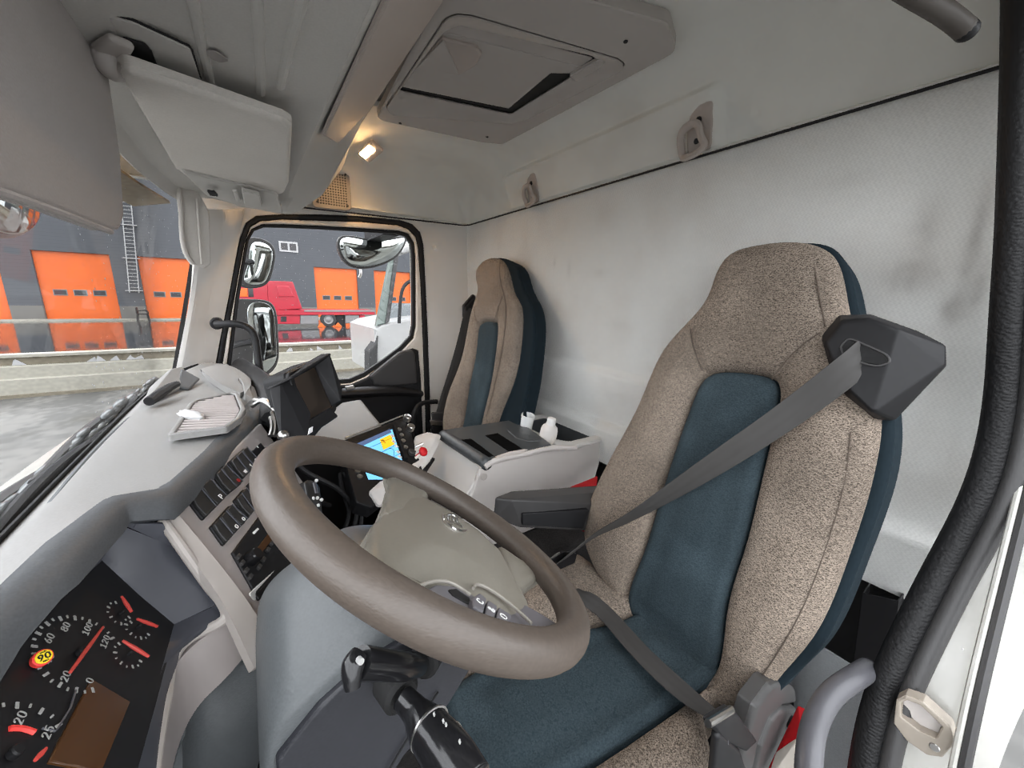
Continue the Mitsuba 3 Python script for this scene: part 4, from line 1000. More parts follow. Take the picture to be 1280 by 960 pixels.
# screen fields, each a lit patch
def lit(name, quad, rgb, h, label=None):
    key = uniq(tb + '__' + name)
    scene[key] = {**mikit.ply(pad(Polygon(TF.l(A(quad))), TF.up(h), .002, 0, .1), 'm_black'), 'emitter': {'type': 'area', 'radiance': {'type': 'rgb', 'value': list(rgb)}}}
    if label:
        labels[key] = {'label': label}
lit('screen', [(1.083, -0.217, 0.884), (1.156, -0.347, 0.886), (1.028, -0.335, 0.826), (0.968, -0.263, 0.815), (0.968, -0.222, 0.826)], (.018, .056, .10), .002, 'lit blue screen')
lit('title_bar', [(1.089, -0.225, 0.885), (1.155, -0.340, 0.888), (1.142, -0.340, 0.881), (1.075, -0.228, 0.878)], (.007, .011, .022), .0028)
lit('warning_field', [(1.109, -0.294, 0.877), (1.132, -0.334, 0.878), (1.094, -0.334, 0.859), (1.070, -0.293, 0.858)], (.115, .052, .0015), .0028, 'orange warning field')
part(tb, 'mark', text('?', TF, *TF.l(A((1.101, -0.303, 0.871))), .0035, .014, 0, bold=True), 'm_black', smooth=False)
lit('green_mark', [(1.069, -0.231, 0.874), (1.079, -0.244, 0.875), (1.070, -0.246, 0.871), (1.058, -0.232, 0.868)], (.004, .07, .008), .0028)
lit('red_mark', [(1.070, -0.246, 0.871), (1.077, -0.254, 0.871), (1.068, -0.254, 0.867), (1.062, -0.246, 0.866)], (.10, .01, .02), .0028)
for q in [(1.125, -0.337, 0.874), (1.103, -0.334, 0.864), (1.085, -0.335, 0.854), (1.063, -0.333, 0.844), (1.045, -0.331, 0.836)]:
    part(tb, 'side_key', block(TF, *TF.l(A(q)), .004, .010, .012, .003, .001), 'm_mark')
for a, b in (([(1.055, -0.218, 0.870), (1.119, -0.335, 0.871)]), ([(1.028, -0.228, 0.854), (1.094, -0.344, 0.857)]), ([(0.996, -0.234, 0.837), (1.060, -0.339, 0.841)])):
    part(tb, 'grid_line', tube([A(a) + A((-0.432, -0.230, 0.872)) * .003, A(b) + A((-0.432, -0.230, 0.872)) * .003], .0006, 4, 5, straight=True), 'm_black')
part(tb, 'scribble', tube([A(q) + A((-0.432, -0.230, 0.872)) * .0032 for q in [(1.055, -0.281, 0.854), (1.070, -0.300, 0.856), (1.075, -0.320, 0.853), (1.054, -0.318, 0.843), (1.033, -0.297, 0.839), (1.029, -0.280, 0.841), (1.046, -0.281, 0.849), (1.056, -0.300, 0.849)]], .0007, 30, 5), 'm_black')
part(tb, 'divider', tube([A(q) + A((-0.432, -0.230, 0.872)) * .004 for q in [(1.174, -0.359, 0.892), (1.037, -0.347, 0.827)]], .006, 10, 8, straight=True), 'm_black_gloss')
for q in [(1.159, -0.371, 0.881), (1.135, -0.370, 0.870), (1.112, -0.367, 0.859), (1.086, -0.365, 0.847), (0.978, -0.204, 0.836), (0.996, -0.203, 0.845)]:
    part(tb, 'button', lathe(F(A(q), A((-0.432, -0.230, 0.872))), [(.0075, 0), (.0075, .003), (.0055, .003), (.005, .0015), (0, .0015)], 16), 'm_steel', 'ringed push button')
for i, q in enumerate([(1.206, -0.412, 0.894), (1.162, -0.407, 0.874)]):
    fk = F(A(q), A((-0.432, -0.230, 0.872)))
    part(tb, 'knob', lathe(fk, [(.013, 0), (.013, .016), (.011, .018), (.008, .018 if i else .013), (0, .018 if i else .013)], 24), 'm_steel', 'silver knob')
part(tb, 'dial', cyl(F((1.062, -0.374, 0.833), (-0.432, -0.230, 0.872)), 0, 0, 0, .012, .011, bev=.002), 'm_grey')
# emergency key with red head
ky = thing('red_emergency_button', 'red mushroom button and keys at the corner of the control unit', 'button')
fk = F((0.930, -0.356, 0.887), (-.6, -.5, .6))
part(ky, 'head', lathe(fk, [(.004, -.02), (.004, 0), (.012, .002), (.0135, .008), (.010, .013), (0, .0145)], 20), 'm_red', smooth=True)
part(ky, 'stem', tube([(0.930, -0.338, 0.875), (0.930, -0.354, 0.883)], .004, 6, 8, straight=True), 'm_frame')
part(ky, 'key', tube([(0.940, -0.345, 0.904), (0.940, -0.356, 0.906), (0.940, -0.365, 0.909)], .004, 8, 8, straight=True), 'm_steel')

# crumpled white cloths
def cloth(name, label, pts, toward, seed, amp=.018, thick=.012):
    fr = fit(A(pts), toward)
    poly = rnd(Polygon(fr.l(A(pts))), .008)
    def hf(x, y, d):
        p3 = np.stack([x * 14, y * 14, x * 0 + seed], -1)
        return amp * (np.abs(meshkit.noise(p3, seed) - .5) * 2 + .4 * meshkit.noise(p3 * 3, seed + 3)) * np.minimum(d / .02, 1)
    return solo(name, pad(poly, fr, thick, .004, .006, hf), 'm_cloth', label, 'cloth', smooth=60)


cloth('white_cloth', 'crumpled white cloth stuffed behind the console, beside the passenger seat', [(1.120, -0.401, 0.836), (1.140, -0.420, 0.862), (1.160, -0.469, 0.857), (1.150, -0.514, 0.840), (1.100, -0.480, 0.827), (1.050, -0.430, 0.803), (1.000, -0.374, 0.797), (1.000, -0.331, 0.813)], (-.6, -.3, .8), 3)
cloth('white_cloth', 'crumpled white paper cloth lying between wheel and console', [(0.920, -0.213, 0.823), (0.950, -0.250, 0.827), (0.950, -0.279, 0.814), (0.980, -0.311, 0.822), (1.000, -0.365, 0.830), (0.960, -0.373, 0.814), (0.930, -0.315, 0.803), (0.900, -0.258, 0.792), (0.880, -0.224, 0.795)], (-.6, -.3, .8), 8)

# ================================================================== STEERING WHEEL AND COLUMN
sw = thing('steering_wheel', 'worn taupe steering wheel with a padded hub', 'steering wheel')
WF = F((.456, -.19, .978), (-0.032, -0.563, 0.826), (0, 1, 0))
th = np.linspace(0, 2 * np.pi, 120, endpoint=False)
ringp = WF.w(np.stack([.222 * np.cos(th), .222 * np.sin(th), 0 * th], 1))
part(sw, 'rim', tube(ringp, .0215, 0, 20, closed=True), 'm_wheel', smooth=True)
HF = F(A((.456, -.19, .978)) - A((-0.032, -0.563, 0.826)) * .012, (-0.032, -0.563, 0.826), (0, 1, 0))
hub = [(0.515, -0.142, 0.998), (0.589, -0.185, 0.972), (0.625, -0.232, 0.941), (0.597, -0.277, 0.909), (0.541, -0.314, 0.882), (0.478, -0.323, 0.874), (0.405, -0.299, 0.887), (0.343, -0.277, 0.899), (0.309, -0.259, 0.911), (0.286, -0.234, 0.927), (0.285, -0.207, 0.945), (0.302, -0.188, 0.959), (0.321, -0.172, 0.971), (0.333, -0.155, 0.983), (0.330, -0.129, 1.000), (0.318, -0.100, 1.020), (0.334, -0.086, 1.030), (0.361, -0.081, 1.034), (0.397, -0.087, 1.031), (0.454, -0.108, 1.019)]
hp_ = rnd(Polygon(HF.l(A(hub))), .012)
part(sw, 'hub', pad(hp_, HF.up(.002), .04, .012, .010, hf=lambda x, y, d: .014 * sstep(0, .08, d)), 'm_hub', 'padded olive grey hub', smooth=60)
# spokes
for si, pts in enumerate(([(0.468, -0.118, 1.013), (0.554, -0.154, 0.992), (0.629, -0.182, 0.976), (0.700, -0.197, 0.968), (0.716, -0.247, 0.935), (0.697, -0.296, 0.900), (0.620, -0.243, 0.934), (0.544, -0.209, 0.954)], [(0.507, -0.331, 0.869), (0.467, -0.353, 0.853), (0.490, -0.413, 0.813), (0.450, -0.402, 0.818), (0.397, -0.323, 0.871), (0.363, -0.279, 0.899), (0.376, -0.266, 0.909)],
            [(0.366, -0.093, 1.026), (0.343, -0.075, 1.038), (0.336, -0.055, 1.051), (0.308, -0.059, 1.047), (0.295, -0.088, 1.027), (0.308, -0.124, 1.003), (0.336, -0.127, 1.002)], [(0.337, -0.255, 0.915), (0.322, -0.275, 0.900), (0.296, -0.300, 0.882), (0.256, -0.242, 0.920), (0.259, -0.199, 0.950), (0.276, -0.161, 0.976), (0.300, -0.196, 0.954)])):
    part(sw, 'spoke', padp(pts, (-0.032, -0.563, 0.826), .022, .012, .012, .008, lift=.004), 'm_hub_dark' if si == 3 else 'm_hub', smooth=60)
low = [(0.298, -0.104, 1.029), (0.325, -0.136, 1.009), (0.329, -0.163, 0.991), (0.314, -0.183, 0.976), (0.292, -0.201, 0.963), (0.261, -0.190, 0.970), (0.264, -0.154, 0.994), (0.272, -0.125, 1.014)]
part(sw, 'spoke_cover', pad(rnd(Polygon(HF.l(A(low))), .008), HF.up(.010), .03, .006, .012), 'm_hub_dark', 'purple grey spoke insert')
part(sw, 'spoke_slot', pad(rnd(Polygon(HF.l(A([(0.314, -0.144, 1.002), (0.319, -0.156, 0.995), (0.306, -0.166, 0.987), (0.295, -0.159, 0.992), (0.306, -0.146, 1.001)]))), .002), HF.up(.0115), .01, .001, .01), 'm_void')
part(sw, 'hub_edge', tube([A(q) for q in [(0.305, -0.105, 1.029), (0.325, -0.136, 1.009), (0.327, -0.156, 0.995), (0.312, -0.170, 0.985)]], .0020, 24, 8), 'm_hubedge')
part(sw, 'hub_edge', tube([A(q) for q in [(0.326, -0.181, 0.978), (0.336, -0.192, 0.971), (0.334, -0.201, 0.965), (0.307, -0.222, 0.949), (0.278, -0.229, 0.944)]], .0020, 24, 8), 'm_hubedge')
for i, (q, s) in enumerate((([(0.295, -0.163, 0.998), (0.308, -0.179, 0.987), (0.299, -0.183, 0.984), (0.275, -0.165, 0.996), (0.282, -0.157, 1.001)], 'C'), ([(0.271, -0.164, 0.996), (0.298, -0.184, 0.984), (0.289, -0.191, 0.979), (0.264, -0.170, 0.992)], '&'), ([(0.264, -0.172, 0.990), (0.288, -0.191, 0.978), (0.278, -0.202, 0.970), (0.257, -0.179, 0.985)], 'O'))):
    P2 = Polygon(HF.l(A(q)))
    b = part(sw, 'button', pad(rnd(P2, .002), HF.up(.018), .014, .002, .006), 'm_hub_dark', 'grey thumb button')
    part(b, 'symbol', text(s, HF, *P2.centroid.coords[0], .018, .0085, -.9), 'm_mark', smooth=False)
# emblem: half ring with strokes
ef = HF.up(.0215)
ec = HF.l(A((0.486, -0.240, 0.952)))
arc = [A(q) for q in [(0.505, -0.226, 0.963), (0.481, -0.219, 0.966), (0.466, -0.221, 0.964), (0.463, -0.231, 0.957), (0.473, -0.250, 0.945)]]
part(sw, 'emblem', tube(arc, [.0015, .0024, .0028, .0024, .0012], 24, 8), 'm_chrome', 'chrome crescent emblem')
for a in ([(0.510, -0.238, 0.955), (0.490, -0.230, 0.959), (0.482, -0.233, 0.957)], [(0.512, -0.246, 0.949), (0.493, -0.240, 0.953), (0.482, -0.241, 0.952)], [(0.511, -0.253, 0.945), (0.492, -0.246, 0.948), (0.481, -0.247, 0.947)], [(0.506, -0.232, 0.959), (0.520, -0.250, 0.947), (0.511, -0.257, 0.942)]):
    part(sw, 'emblem_stroke', tube([A(q) for q in a], .0014, 12, 6), 'm_chrome')

sc = thing('steering_column', 'dark grey steering column shroud under the wheel', 'steering column')
secs = [(-.205, .835, .885, .915), (-.19, .825, .905, .935), (-.15, .785, .93, .962), (-.105, .765, .945, .982), (-.066, .745, .940, .982), (-.02, .70, .916, .960), (.005, .65, .903, .940), (.022, .58, .882, .902), (.032, .50, .82, .84), (.038, .45, .74, .76)]
Gc = []
for y, zb, zc, zt in secs:
    k = [(.372, zb), (.360, (zb + zc) / 2), (.352, zc), (.368, zc + (zt - zc) * .45), (.405, zc + (zt - zc) * .85), (.456, zt)]
    loop = k + [(.912 - x, z) for x, z in k[-2::-1]]
    left = curve([(x, y, z) for x, z in loop[:3]], 12, straight=True)
    top_c = curve([(x, y, z) for x, z in loop[2:9]], 36)
    right = curve([(x, y, z) for x, z in loop[8:]], 12, straight=True)
    Gc.append(np.vstack([left, top_c[1:], right[1:], left[:1]]))
Gc = CubicSpline(np.arange(len(secs)), A(Gc), axis=0)(np.linspace(0, len(secs) - 1, 50))
Gc = np.concatenate([Gc[:1] * 0 + Gc[0].mean(0), Gc, Gc[-1:] * 0 + Gc[-1].mean(0)], 0)
part(sc, 'shroud', grid_solid(Gc, .003, True), 'm_column', smooth=40)
part(sc, 'side_cover', padp([(.352, -.190, .845), (.3505, -.150, .80), (.3505, -.10, .775), (.350, -.05, .72), (.350, .0, .60), (.352, .030, .50), (.3485, .020, .872), (.3475, -.02, .908), (.347, -.066, .930), (.347, -.11, .936), (.350, -.175, .90)], (-1, 0, -.1), .012, .003, .02, .008, lift=.006), 'm_side', 'dark lower side cover of the shroud')
part(sc, 'cover_joint', tube([(.341, -.142, .842), (.340, -.10, .80), (.339, -.06, .75)], .0012, 12, 6), 'm_void')
# stalks
st = thing('park_brake_lever', 'black hooked lever on the side of the steering column', 'lever')
part(st, 'arm', tube([(0.315, -0.111, 0.926), (0.300, -0.087, 0.955), (0.290, -0.063, 0.982), (0.285, -0.049, 0.997)], [.010, .0115, .0115, .012], 24, 14, flat=1.1), 'm_black_gloss')
part(st, 'tip', tube([(0.287, -0.050, 1.005), (0.282, -0.044, 1.002), (0.276, -0.041, 0.995), (0.272, -0.040, 0.989)], [.007, .0095, .008, .006], 24, 12), 'm_black_gloss', 'hooked tip')
part(st, 'symbol', cyl(F((0.268, -0.047, 1.016), (-1, -.2, .3)), 0, 0, -.004, .001, .0026, seg=14), 'm_dial')
part(st, 'socket', lathe(F((0.318, -0.115, 0.922), (-.2, .2, .1)), [(.017, -.02), (.017, -.004), (.014, .0), (0, .0)], 20), 'm_void')
s2_ = thing('wiper_stalk', 'black multifunction stalk pointing out of the column towards the seat', 'stalk')
part(s2_, 'arm', tube([(0.300, -0.088, 0.916), (0.285, -0.093, 0.915), (0.265, -0.097, 0.916), (0.245, -0.101, 0.916), (0.225, -0.105, 0.918), (0.200, -0.110, 0.916)], [.011, .0125, .0185, .0205, .0205, .019], 40, 18), 'm_black_gloss', smooth=True)
def stalk_ring(o, d, r):
    return lathe(F(o, d), [(r - .001, -.0012), (r + .0006, -.0008), (r + .0006, .0008), (r - .001, .0012)], 24)
sd = unit(A((0.225, -0.105, 0.918)) - A((0.265, -0.097, 0.916)))
part(s2_, 'ring', stalk_ring((0.259, -0.099, 0.916), sd, .0196), 'm_steel')
part(s2_, 'ring', stalk_ring((0.240, -0.103, 0.914), sd, .0207), 'm_steel')
for q in [(0.243, -0.097, 0.953), (0.233, -0.101, 0.954), (0.230, -0.102, 0.953), (0.213, -0.106, 0.952)]:
    part(s2_, 'symbol', put(rbox((.0022, .0035, .0012), .0005, 1), F(A(q), (-.8, -.6, .3))), 'm_dial')
part(s2_, 'socket', lathe(F((0.304, -0.091, 0.908), sd), [(.019, -.03), (.019, -.006), (.015, -.002), (0, -.002)], 24), 'm_void')

# ================================================================== SEATS
def seat_back(key, fr, pts_front, pts_shell, ins, seams, depth, sc=1.0):
    front = rnd(Polygon(fr.l(A(outline(pts_front, 160)))), .004)
    insert = rnd(Polygon(fr.l(A(outline(ins, 90)))), .004)
    lines = [LineString(fr.l(curve(s, 40))) for s in seams]
    ib = insert.exterior
    def hf(x, y, d):
        P = shapely.points(np.c_[x, y])
        h = .022 * np.sqrt(np.clip(d / .07, 0, 1))
        di = shapely.distance(P, ib)
        inside = shapely.contains(insert, P)
        h = h - .007 * np.exp(-(di / .007) ** 2) - .010 * inside * sstep(0, .05, di)
        for l in lines:
            h = h - .006 * np.exp(-(shapely.distance(P, l) / .006) ** 2)
        return h
    part(key, 'backrest', pad(front.difference(insert.buffer(.0005)), fr, .05, .02, .0085, hf), 'm_tweed', 'brown tweed backrest with integrated headrest', smooth=60)
    part(key, 'backrest_insert', pad(insert, fr, .02, .003, .0085, hf), 'm_blue', 'dark blue centre panel', smooth=60)
    for l in lines:
        c = A(shapely.segmentize(l, .01).coords)
        c = c[shapely.contains_xy(front, c[:, 0], c[:, 1])]
        if len(c) > 3:
            hh = hf(c[:, 0], c[:, 1], shapely.distance(shapely.points(c), front.exterior)) + .0045
            part(key, 'seam', tube(fr.w(np.c_[c, hh - .0008]), .0011, 60, 6), 'm_seam')
    shell = rnd(Polygon(fr.l(A(outline(pts_shell, 160)))).union(front.buffer(-.004)), .004)
    part(key, 'back_shell', pad(shell, fr.up(-.022), depth, .012, .02), 'm_navy', 'navy blue back shell', smooth=50)
    return front


ds = thing('seat', 'large tweed and blue driver seat with a shoulder belt across it', 'seat')
SF = F((.415, -.72, .66), (0.000, 0.966, 0.259), (0, 0, 1))
front = [(0.635, -0.710, 0.621), (0.670, -0.726, 0.683), (0.663, -0.759, 0.805), (0.629, -0.793, 0.931), (0.597, -0.826, 1.057), (0.575, -0.858, 1.173), (0.534, -0.878, 1.248), (0.497, -0.895, 1.312), (0.489, -0.912, 1.376), (0.467, -0.923, 1.416), (0.416, -0.926, 1.430), (0.355, -0.926, 1.431), (0.302, -0.923, 1.417), (0.275, -0.917, 1.396), (0.248, -0.904, 1.345), (0.221, -0.885, 1.278), (0.184, -0.868, 1.212), (0.147, -0.845, 1.125), (0.137, -0.828, 1.062), (0.133, -0.807, 0.984), (0.134, -0.785, 0.902), (0.137, -0.762, 0.817), (0.149, -0.739, 0.730), (0.175, -0.714, 0.638), (0.205, -0.692, 0.557), (0.256, -0.683, 0.523), (0.323, -0.681, 0.516), (0.433, -0.688, 0.541), (0.540, -0.696, 0.569)]
shell = [(0.624, -0.717, 0.650), (0.654, -0.728, 0.691), (0.650, -0.760, 0.810), (0.617, -0.794, 0.935), (0.585, -0.827, 1.059), (0.563, -0.859, 1.179), (0.524, -0.878, 1.251), (0.487, -0.895, 1.314), (0.480, -0.912, 1.376), (0.461, -0.923, 1.419), (0.414, -0.928, 1.435), (0.349, -0.927, 1.435), (0.294, -0.925, 1.424), (0.263, -0.917, 1.395), (0.237, -0.903, 1.345), (0.212, -0.887, 1.285), (0.168, -0.869, 1.214), (0.132, -0.844, 1.123), (0.119, -0.823, 1.042), (0.118, -0.801, 0.964), (0.121, -0.781, 0.889), (0.125, -0.759, 0.804), (0.138, -0.735, 0.715), (0.165, -0.713, 0.633), (0.198, -0.692, 0.557), (0.260, -0.687, 0.536), (0.327, -0.685, 0.530), (0.438, -0.692, 0.557), (0.535, -0.702, 0.593)]
ins = [(0.441, -0.849, 1.140), (0.407, -0.853, 1.155), (0.344, -0.854, 1.160), (0.311, -0.852, 1.153), (0.299, -0.847, 1.133), (0.292, -0.826, 1.056), (0.287, -0.797, 0.946), (0.283, -0.762, 0.818), (0.281, -0.727, 0.687), (0.280, -0.693, 0.560), (0.333, -0.691, 0.550), (0.411, -0.692, 0.557), (0.473, -0.694, 0.564), (0.480, -0.728, 0.688), (0.474, -0.765, 0.829), (0.468, -0.805, 0.976), (0.459, -0.833, 1.082)]
seams = [[(0.504, -0.875, 1.239), (0.476, -0.862, 1.190), (0.443, -0.851, 1.147)], [(0.254, -0.878, 1.249), (0.280, -0.868, 1.214), (0.308, -0.852, 1.154)], [(0.296, -0.913, 1.379), (0.273, -0.897, 1.319), (0.249, -0.881, 1.261)], [(0.173, -0.836, 1.091), (0.162, -0.814, 1.012), (0.160, -0.785, 0.901), (0.168, -0.749, 0.767), (0.195, -0.711, 0.625)]]
seat_back(ds, SF, front, shell, ins, seams, .085)
# cushion
CF = F((.42, -.45, .565), (0, 0.05, 1), (0, 1, 0))
cush = [(.70, -.74, .56), (.69, -.5, .56), (.665, -.3, .565), (.60, -.235, .565), (.42, -.225, .565), (.26, -.235, .565), (.185, -.32, .565), (.172, -.5, .56), (.198, -.57, .56), (.245, -.62, .56), (.25, -.74, .56)]
ci = [(.44, -.76, .56), (.465, -.63, .56), (.49, -.57, .56), (.535, -.49, .56), (.55, -.39, .56), (.555, -.22, .56), (.345, -.22, .56), (.317, -.34, .56), (.297, -.46, .56), (.279, -.585, .56), (.262, -.76, .56)]
cpoly = rnd(Polygon(CF.l(A(cush))), .03)
cin = rnd(Polygon(CF.l(A(ci))), .005).intersection(cpoly.buffer(-.0))
def chf(x, y, d):
    P = shapely.points(np.c_[x, y])
    di = shapely.distance(P, cin.exterior)
    inn_ = shapely.contains(cin, P)
    return .02 * np.sqrt(np.clip(d / .08, 0, 1)) - .008 * np.exp(-(di / .007) ** 2) - .012 * inn_ * sstep(0, .05, di)
part(ds, 'cushion', cat(*[pad(g, CF, .12, .03, .010, chf) for g in cpoly.difference(cin.buffer(.0005)).geoms]), 'm_tweed', 'tweed seat cushion bolsters', smooth=60)
part(ds, 'cushion_insert', pad(cin, CF, .11, .003, .010, chf), 'm_blue', 'blue cushion centre', smooth=60)
part(ds, 'base', axbox(.22, .62, -.72, -.28, .0, .45, .03), 'm_black')
# belt guide box on the shoulder
bg = part(ds, 'belt_guide', hullp([*[(0.227, -0.839, 1.239), (0.216, -0.847, 1.270), (0.188, -0.848, 1.275), (0.150, -0.844, 1.260), (0.150, -0.814, 1.145), (0.195, -0.823, 1.181)],
                                *[(0.246, -0.877, 1.246), (0.232, -0.885, 1.276), (0.196, -0.886, 1.279), (0.138, -0.880, 1.257), (0.107, -0.875, 1.240), (0.103, -0.870, 1.218), (0.135, -0.846, 1.131), (0.148, -0.846, 1.129), (0.205, -0.855, 1.164)],
                                *[(0.235, -0.943, 1.261), (0.204, -0.947, 1.275), (0.147, -0.941, 1.254), (0.114, -0.936, 1.233), (0.108, -0.930, 1.211), (0.145, -0.905, 1.119)]], .010), 'm_black', 'black plastic shoulder belt outlet', smooth=55)
slot3 = A([(0.209, -0.826, 1.233), (0.203, -0.830, 1.247), (0.182, -0.828, 1.240), (0.152, -0.824, 1.227), (0.146, -0.822, 1.218), (0.155, -0.820, 1.211), (0.179, -0.821, 1.213), (0.202, -0.823, 1.221)])
gfm = SF.up(.0462)
slot3 = Polygon(gfm.l(slot3))
part(bg, 'slot', pad(rnd(slot3, .004), gfm.up(.001), .02, .001, .01), 'm_void')
part(bg, 'slot_lip', tube([gfm.w([*c, .001]) for c in A(rnd(slot3.buffer(.001), .004).exterior.coords)[:-1:2]], .0018, 60, 6, closed=True), 'm_grey')
# recliner cover, grab tube
part(ds, 'recliner_cover', padp([(0.170, -0.601, 0.496), (0.170, -0.616, 0.590), (0.170, -0.630, 0.647), (0.170, -0.688, 0.653), (0.170, -0.771, 0.610), (0.170, -0.847, 0.535), (0.170, -0.886, 0.469), (0.170, -0.774, 0.543), (0.170, -0.715, 0.553), (0.170, -0.692, 0.509), (0.170, -0.696, 0.407)], (-1, .3, .2), .03, .010, .012, .006), 'm_bracket', 'scuffed grey recliner cover')
part(ds, 'recliner_cover', padp([(0.163, -0.676, 0.435), (0.163, -0.672, 0.534), (0.163, -0.702, 0.575), (0.163, -0.756, 0.558), (0.163, -0.852, 0.489), (0.163, -0.902, 0.410), (0.163, -0.874, 0.359), (0.163, -0.816, 0.303)], (-1, .3, .2), .02, .009, .012, .005), 'm_bracket')
part(ds, 'hinge_dial', cyl(F((0.155, -0.809, 0.490), (-1, .3, .2)), 0, 0, -.02, .003, .012, bev=.003), 'm_black')
# armrest
ar = [A(q) for q in ((0.720, -0.457, 0.822), (0.700, -0.523, 0.789), (0.660, -0.738, 0.752))]
part(ds, 'armrest', hullp([(0.725, -0.472, 0.811), (0.725, -0.468, 0.766), (0.715, -0.510, 0.741), (0.700, -0.498, 0.811), (0.700, -0.525, 0.735), (0.680, -0.772, 0.757), (0.655, -0.740, 0.749), (0.655, -0.708, 0.685), (0.680, -0.783, 0.645), (0.760, -0.540, 0.790), (0.740, -0.848, 0.729)], .006), 'm_grey', 'dark grey folding armrest', smooth=40)
part(ds, 'armrest_panel', padp([(0.690, -0.522, 0.775), (0.645, -0.714, 0.747), (0.645, -0.697, 0.695), (0.690, -0.523, 0.743)], (-1, .2, .3), .03, .002, .02, .002, lift=.006), 'm_black')

# seat belt
blt = thing('seat_belt', 'grey seat belt running from the shoulder outlet across the driver seat to the buckle', 'seat belt')
part(blt, 'shoulder_strap', ribbon([(0.178, -0.836, 1.228), *[(0.186, -0.812, 1.208), (0.231, -0.794, 1.140), (0.288, -0.773, 1.063), (0.407, -0.733, 0.914), (0.515, -0.699, 0.787), (0.595, -0.676, 0.700)], (0.620, -0.646, 0.661), (0.655, -0.630, 0.611)],
                                    .048, [A([-.5, -.30, -.8]), A([-.5, -.25, -.8]), A([-.35, -.3, -.85]), A([.0, -.45, -.8]), A([.3, -.6, -.7]), A([.45, -.62, -.6]), A([.5, -.62, -.55])]), 'm_belt', 'shoulder webbing', smooth=60)
part(blt, 'lap_strap', ribbon([(0.620, -0.620, 0.551), (0.540, -0.589, 0.615), (0.495, -0.607, 0.605), (0.391, -0.597, 0.602), (0.294, -0.590, 0.603), (0.232, -0.590, 0.608), (0.193, -0.583, 0.625)],
                              .048, [A([0, 1, .1]), A([.3, .9, .2]), A([.55, .8, .1]), A([.6, .8, .1]), A([.6, .8, .2])]), 'm_belt', 'lap webbing', smooth=60)
part(blt, 'tongue', padp([(0.665, -0.604, 0.621), (0.660, -0.645, 0.632), (0.650, -0.691, 0.615), (0.645, -0.671, 0.575), (0.650, -0.628, 0.581)], (-.6, .4, .7), .006, .002, .01, .002), 'm_black_gloss')
part(blt, 'tongue_steel', tube([(0.670, -0.596, 0.606), (0.668, -0.613, 0.620), (0.664, -0.637, 0.630)], .0035, 10, 8), 'm_steel')
part(blt, 'buckle_stem', ribbon([(0.660, -0.660, 0.580), (0.640, -0.669, 0.539), (0.630, -0.681, 0.496)], .04, A([0, 1, .2])), 'm_belt')
an = thing('belt_anchor', 'black belt anchor bracket with a folded cover at the seat hip', 'belt anchor')
part(an, 'cover', padp([(0.165, -0.435, 0.773), (0.165, -0.501, 0.747), (0.165, -0.535, 0.711), (0.165, -0.641, 0.576), (0.165, -0.593, 0.593), (0.165, -0.502, 0.687)], (-.7, .3, .6), .012, .005, .01, .003, lift=.004), 'm_black')
part(an, 'bar', tube([(0.165, -0.438, 0.769), (0.165, -0.507, 0.741)], .005, 8, 10, straight=True), 'm_steel')
part(an, 'bracket', hullp([(0.165, -0.470, 0.725), (0.165, -0.558, 0.619), (0.165, -0.618, 0.515), (0.165, -0.482, 0.638)], .006), 'm_black')
part(an, 'rod', tube([(0.165, -0.502, 0.689), (0.165, -0.528, 0.636), (0.165, -0.591, 0.557)], .006, 12, 8), 'm_tubegrey')

gt = thing('grab_tube', 'grey bent grab tube beside the driver seat, low by the door', 'handle')
part(gt, 'tube', tube([(0.077, -0.790, 0.715), (0.080, -0.755, 0.725), (0.085, -0.720, 0.730), (0.094, -0.680, 0.724), (0.096, -0.620, 0.714), (0.087, -0.570, 0.707), (0.068, -0.520, 0.681), (0.042, -0.470, 0.629)], .0155, 50, 16), 'm_tubegrey', smooth=True)

rdc = thing('red_cloth', 'red cloth tucked between the armrest and the console', 'cloth')
for k, pts in enumerate(([(0.800, -0.781, 0.699), (0.810, -0.817, 0.715), (0.820, -0.897, 0.709), (0.820, -0.947, 0.713), (0.790, -0.910, 0.683), (0.780, -0.841, 0.679)], [(0.760, -0.762, 0.630), (0.740, -0.824, 0.611), (0.730, -0.828, 0.578), (0.740, -0.779, 0.613)])):
    fr = fit(A(pts), (-.6, .3, .7))
    part(rdc, 'fold', pad(rnd(Polygon(fr.l(A(pts))), .003), fr, .01, .004, .008, hf=lambda x, y, d: .012 * meshkit.noise(np.stack([x * 40, y * 40, x * 0 + k], -1), 4) * np.minimum(d / .01, 1)), 'm_red', smooth=60)
rd2 = solo('red_strap', hullp([(0.150, -0.800, 0.542), (0.135, -0.800, 0.547), (0.123, -0.740, 0.536), (0.141, -0.700, 0.488), (0.152, -0.700, 0.458), (0.146, -0.760, 0.482)], .004), 'm_red', 'red strip of fabric between recliner cover and grey grab tube', 'strap')
solo('cream_pad', hullp([(0.116, -0.660, 0.612), (0.134, -0.660, 0.563), (0.133, -0.640, 0.529), (0.099, -0.640, 0.567)], .006), 'm_frame', 'cream plastic piece low beside the grey grab tube', 'plastic piece')

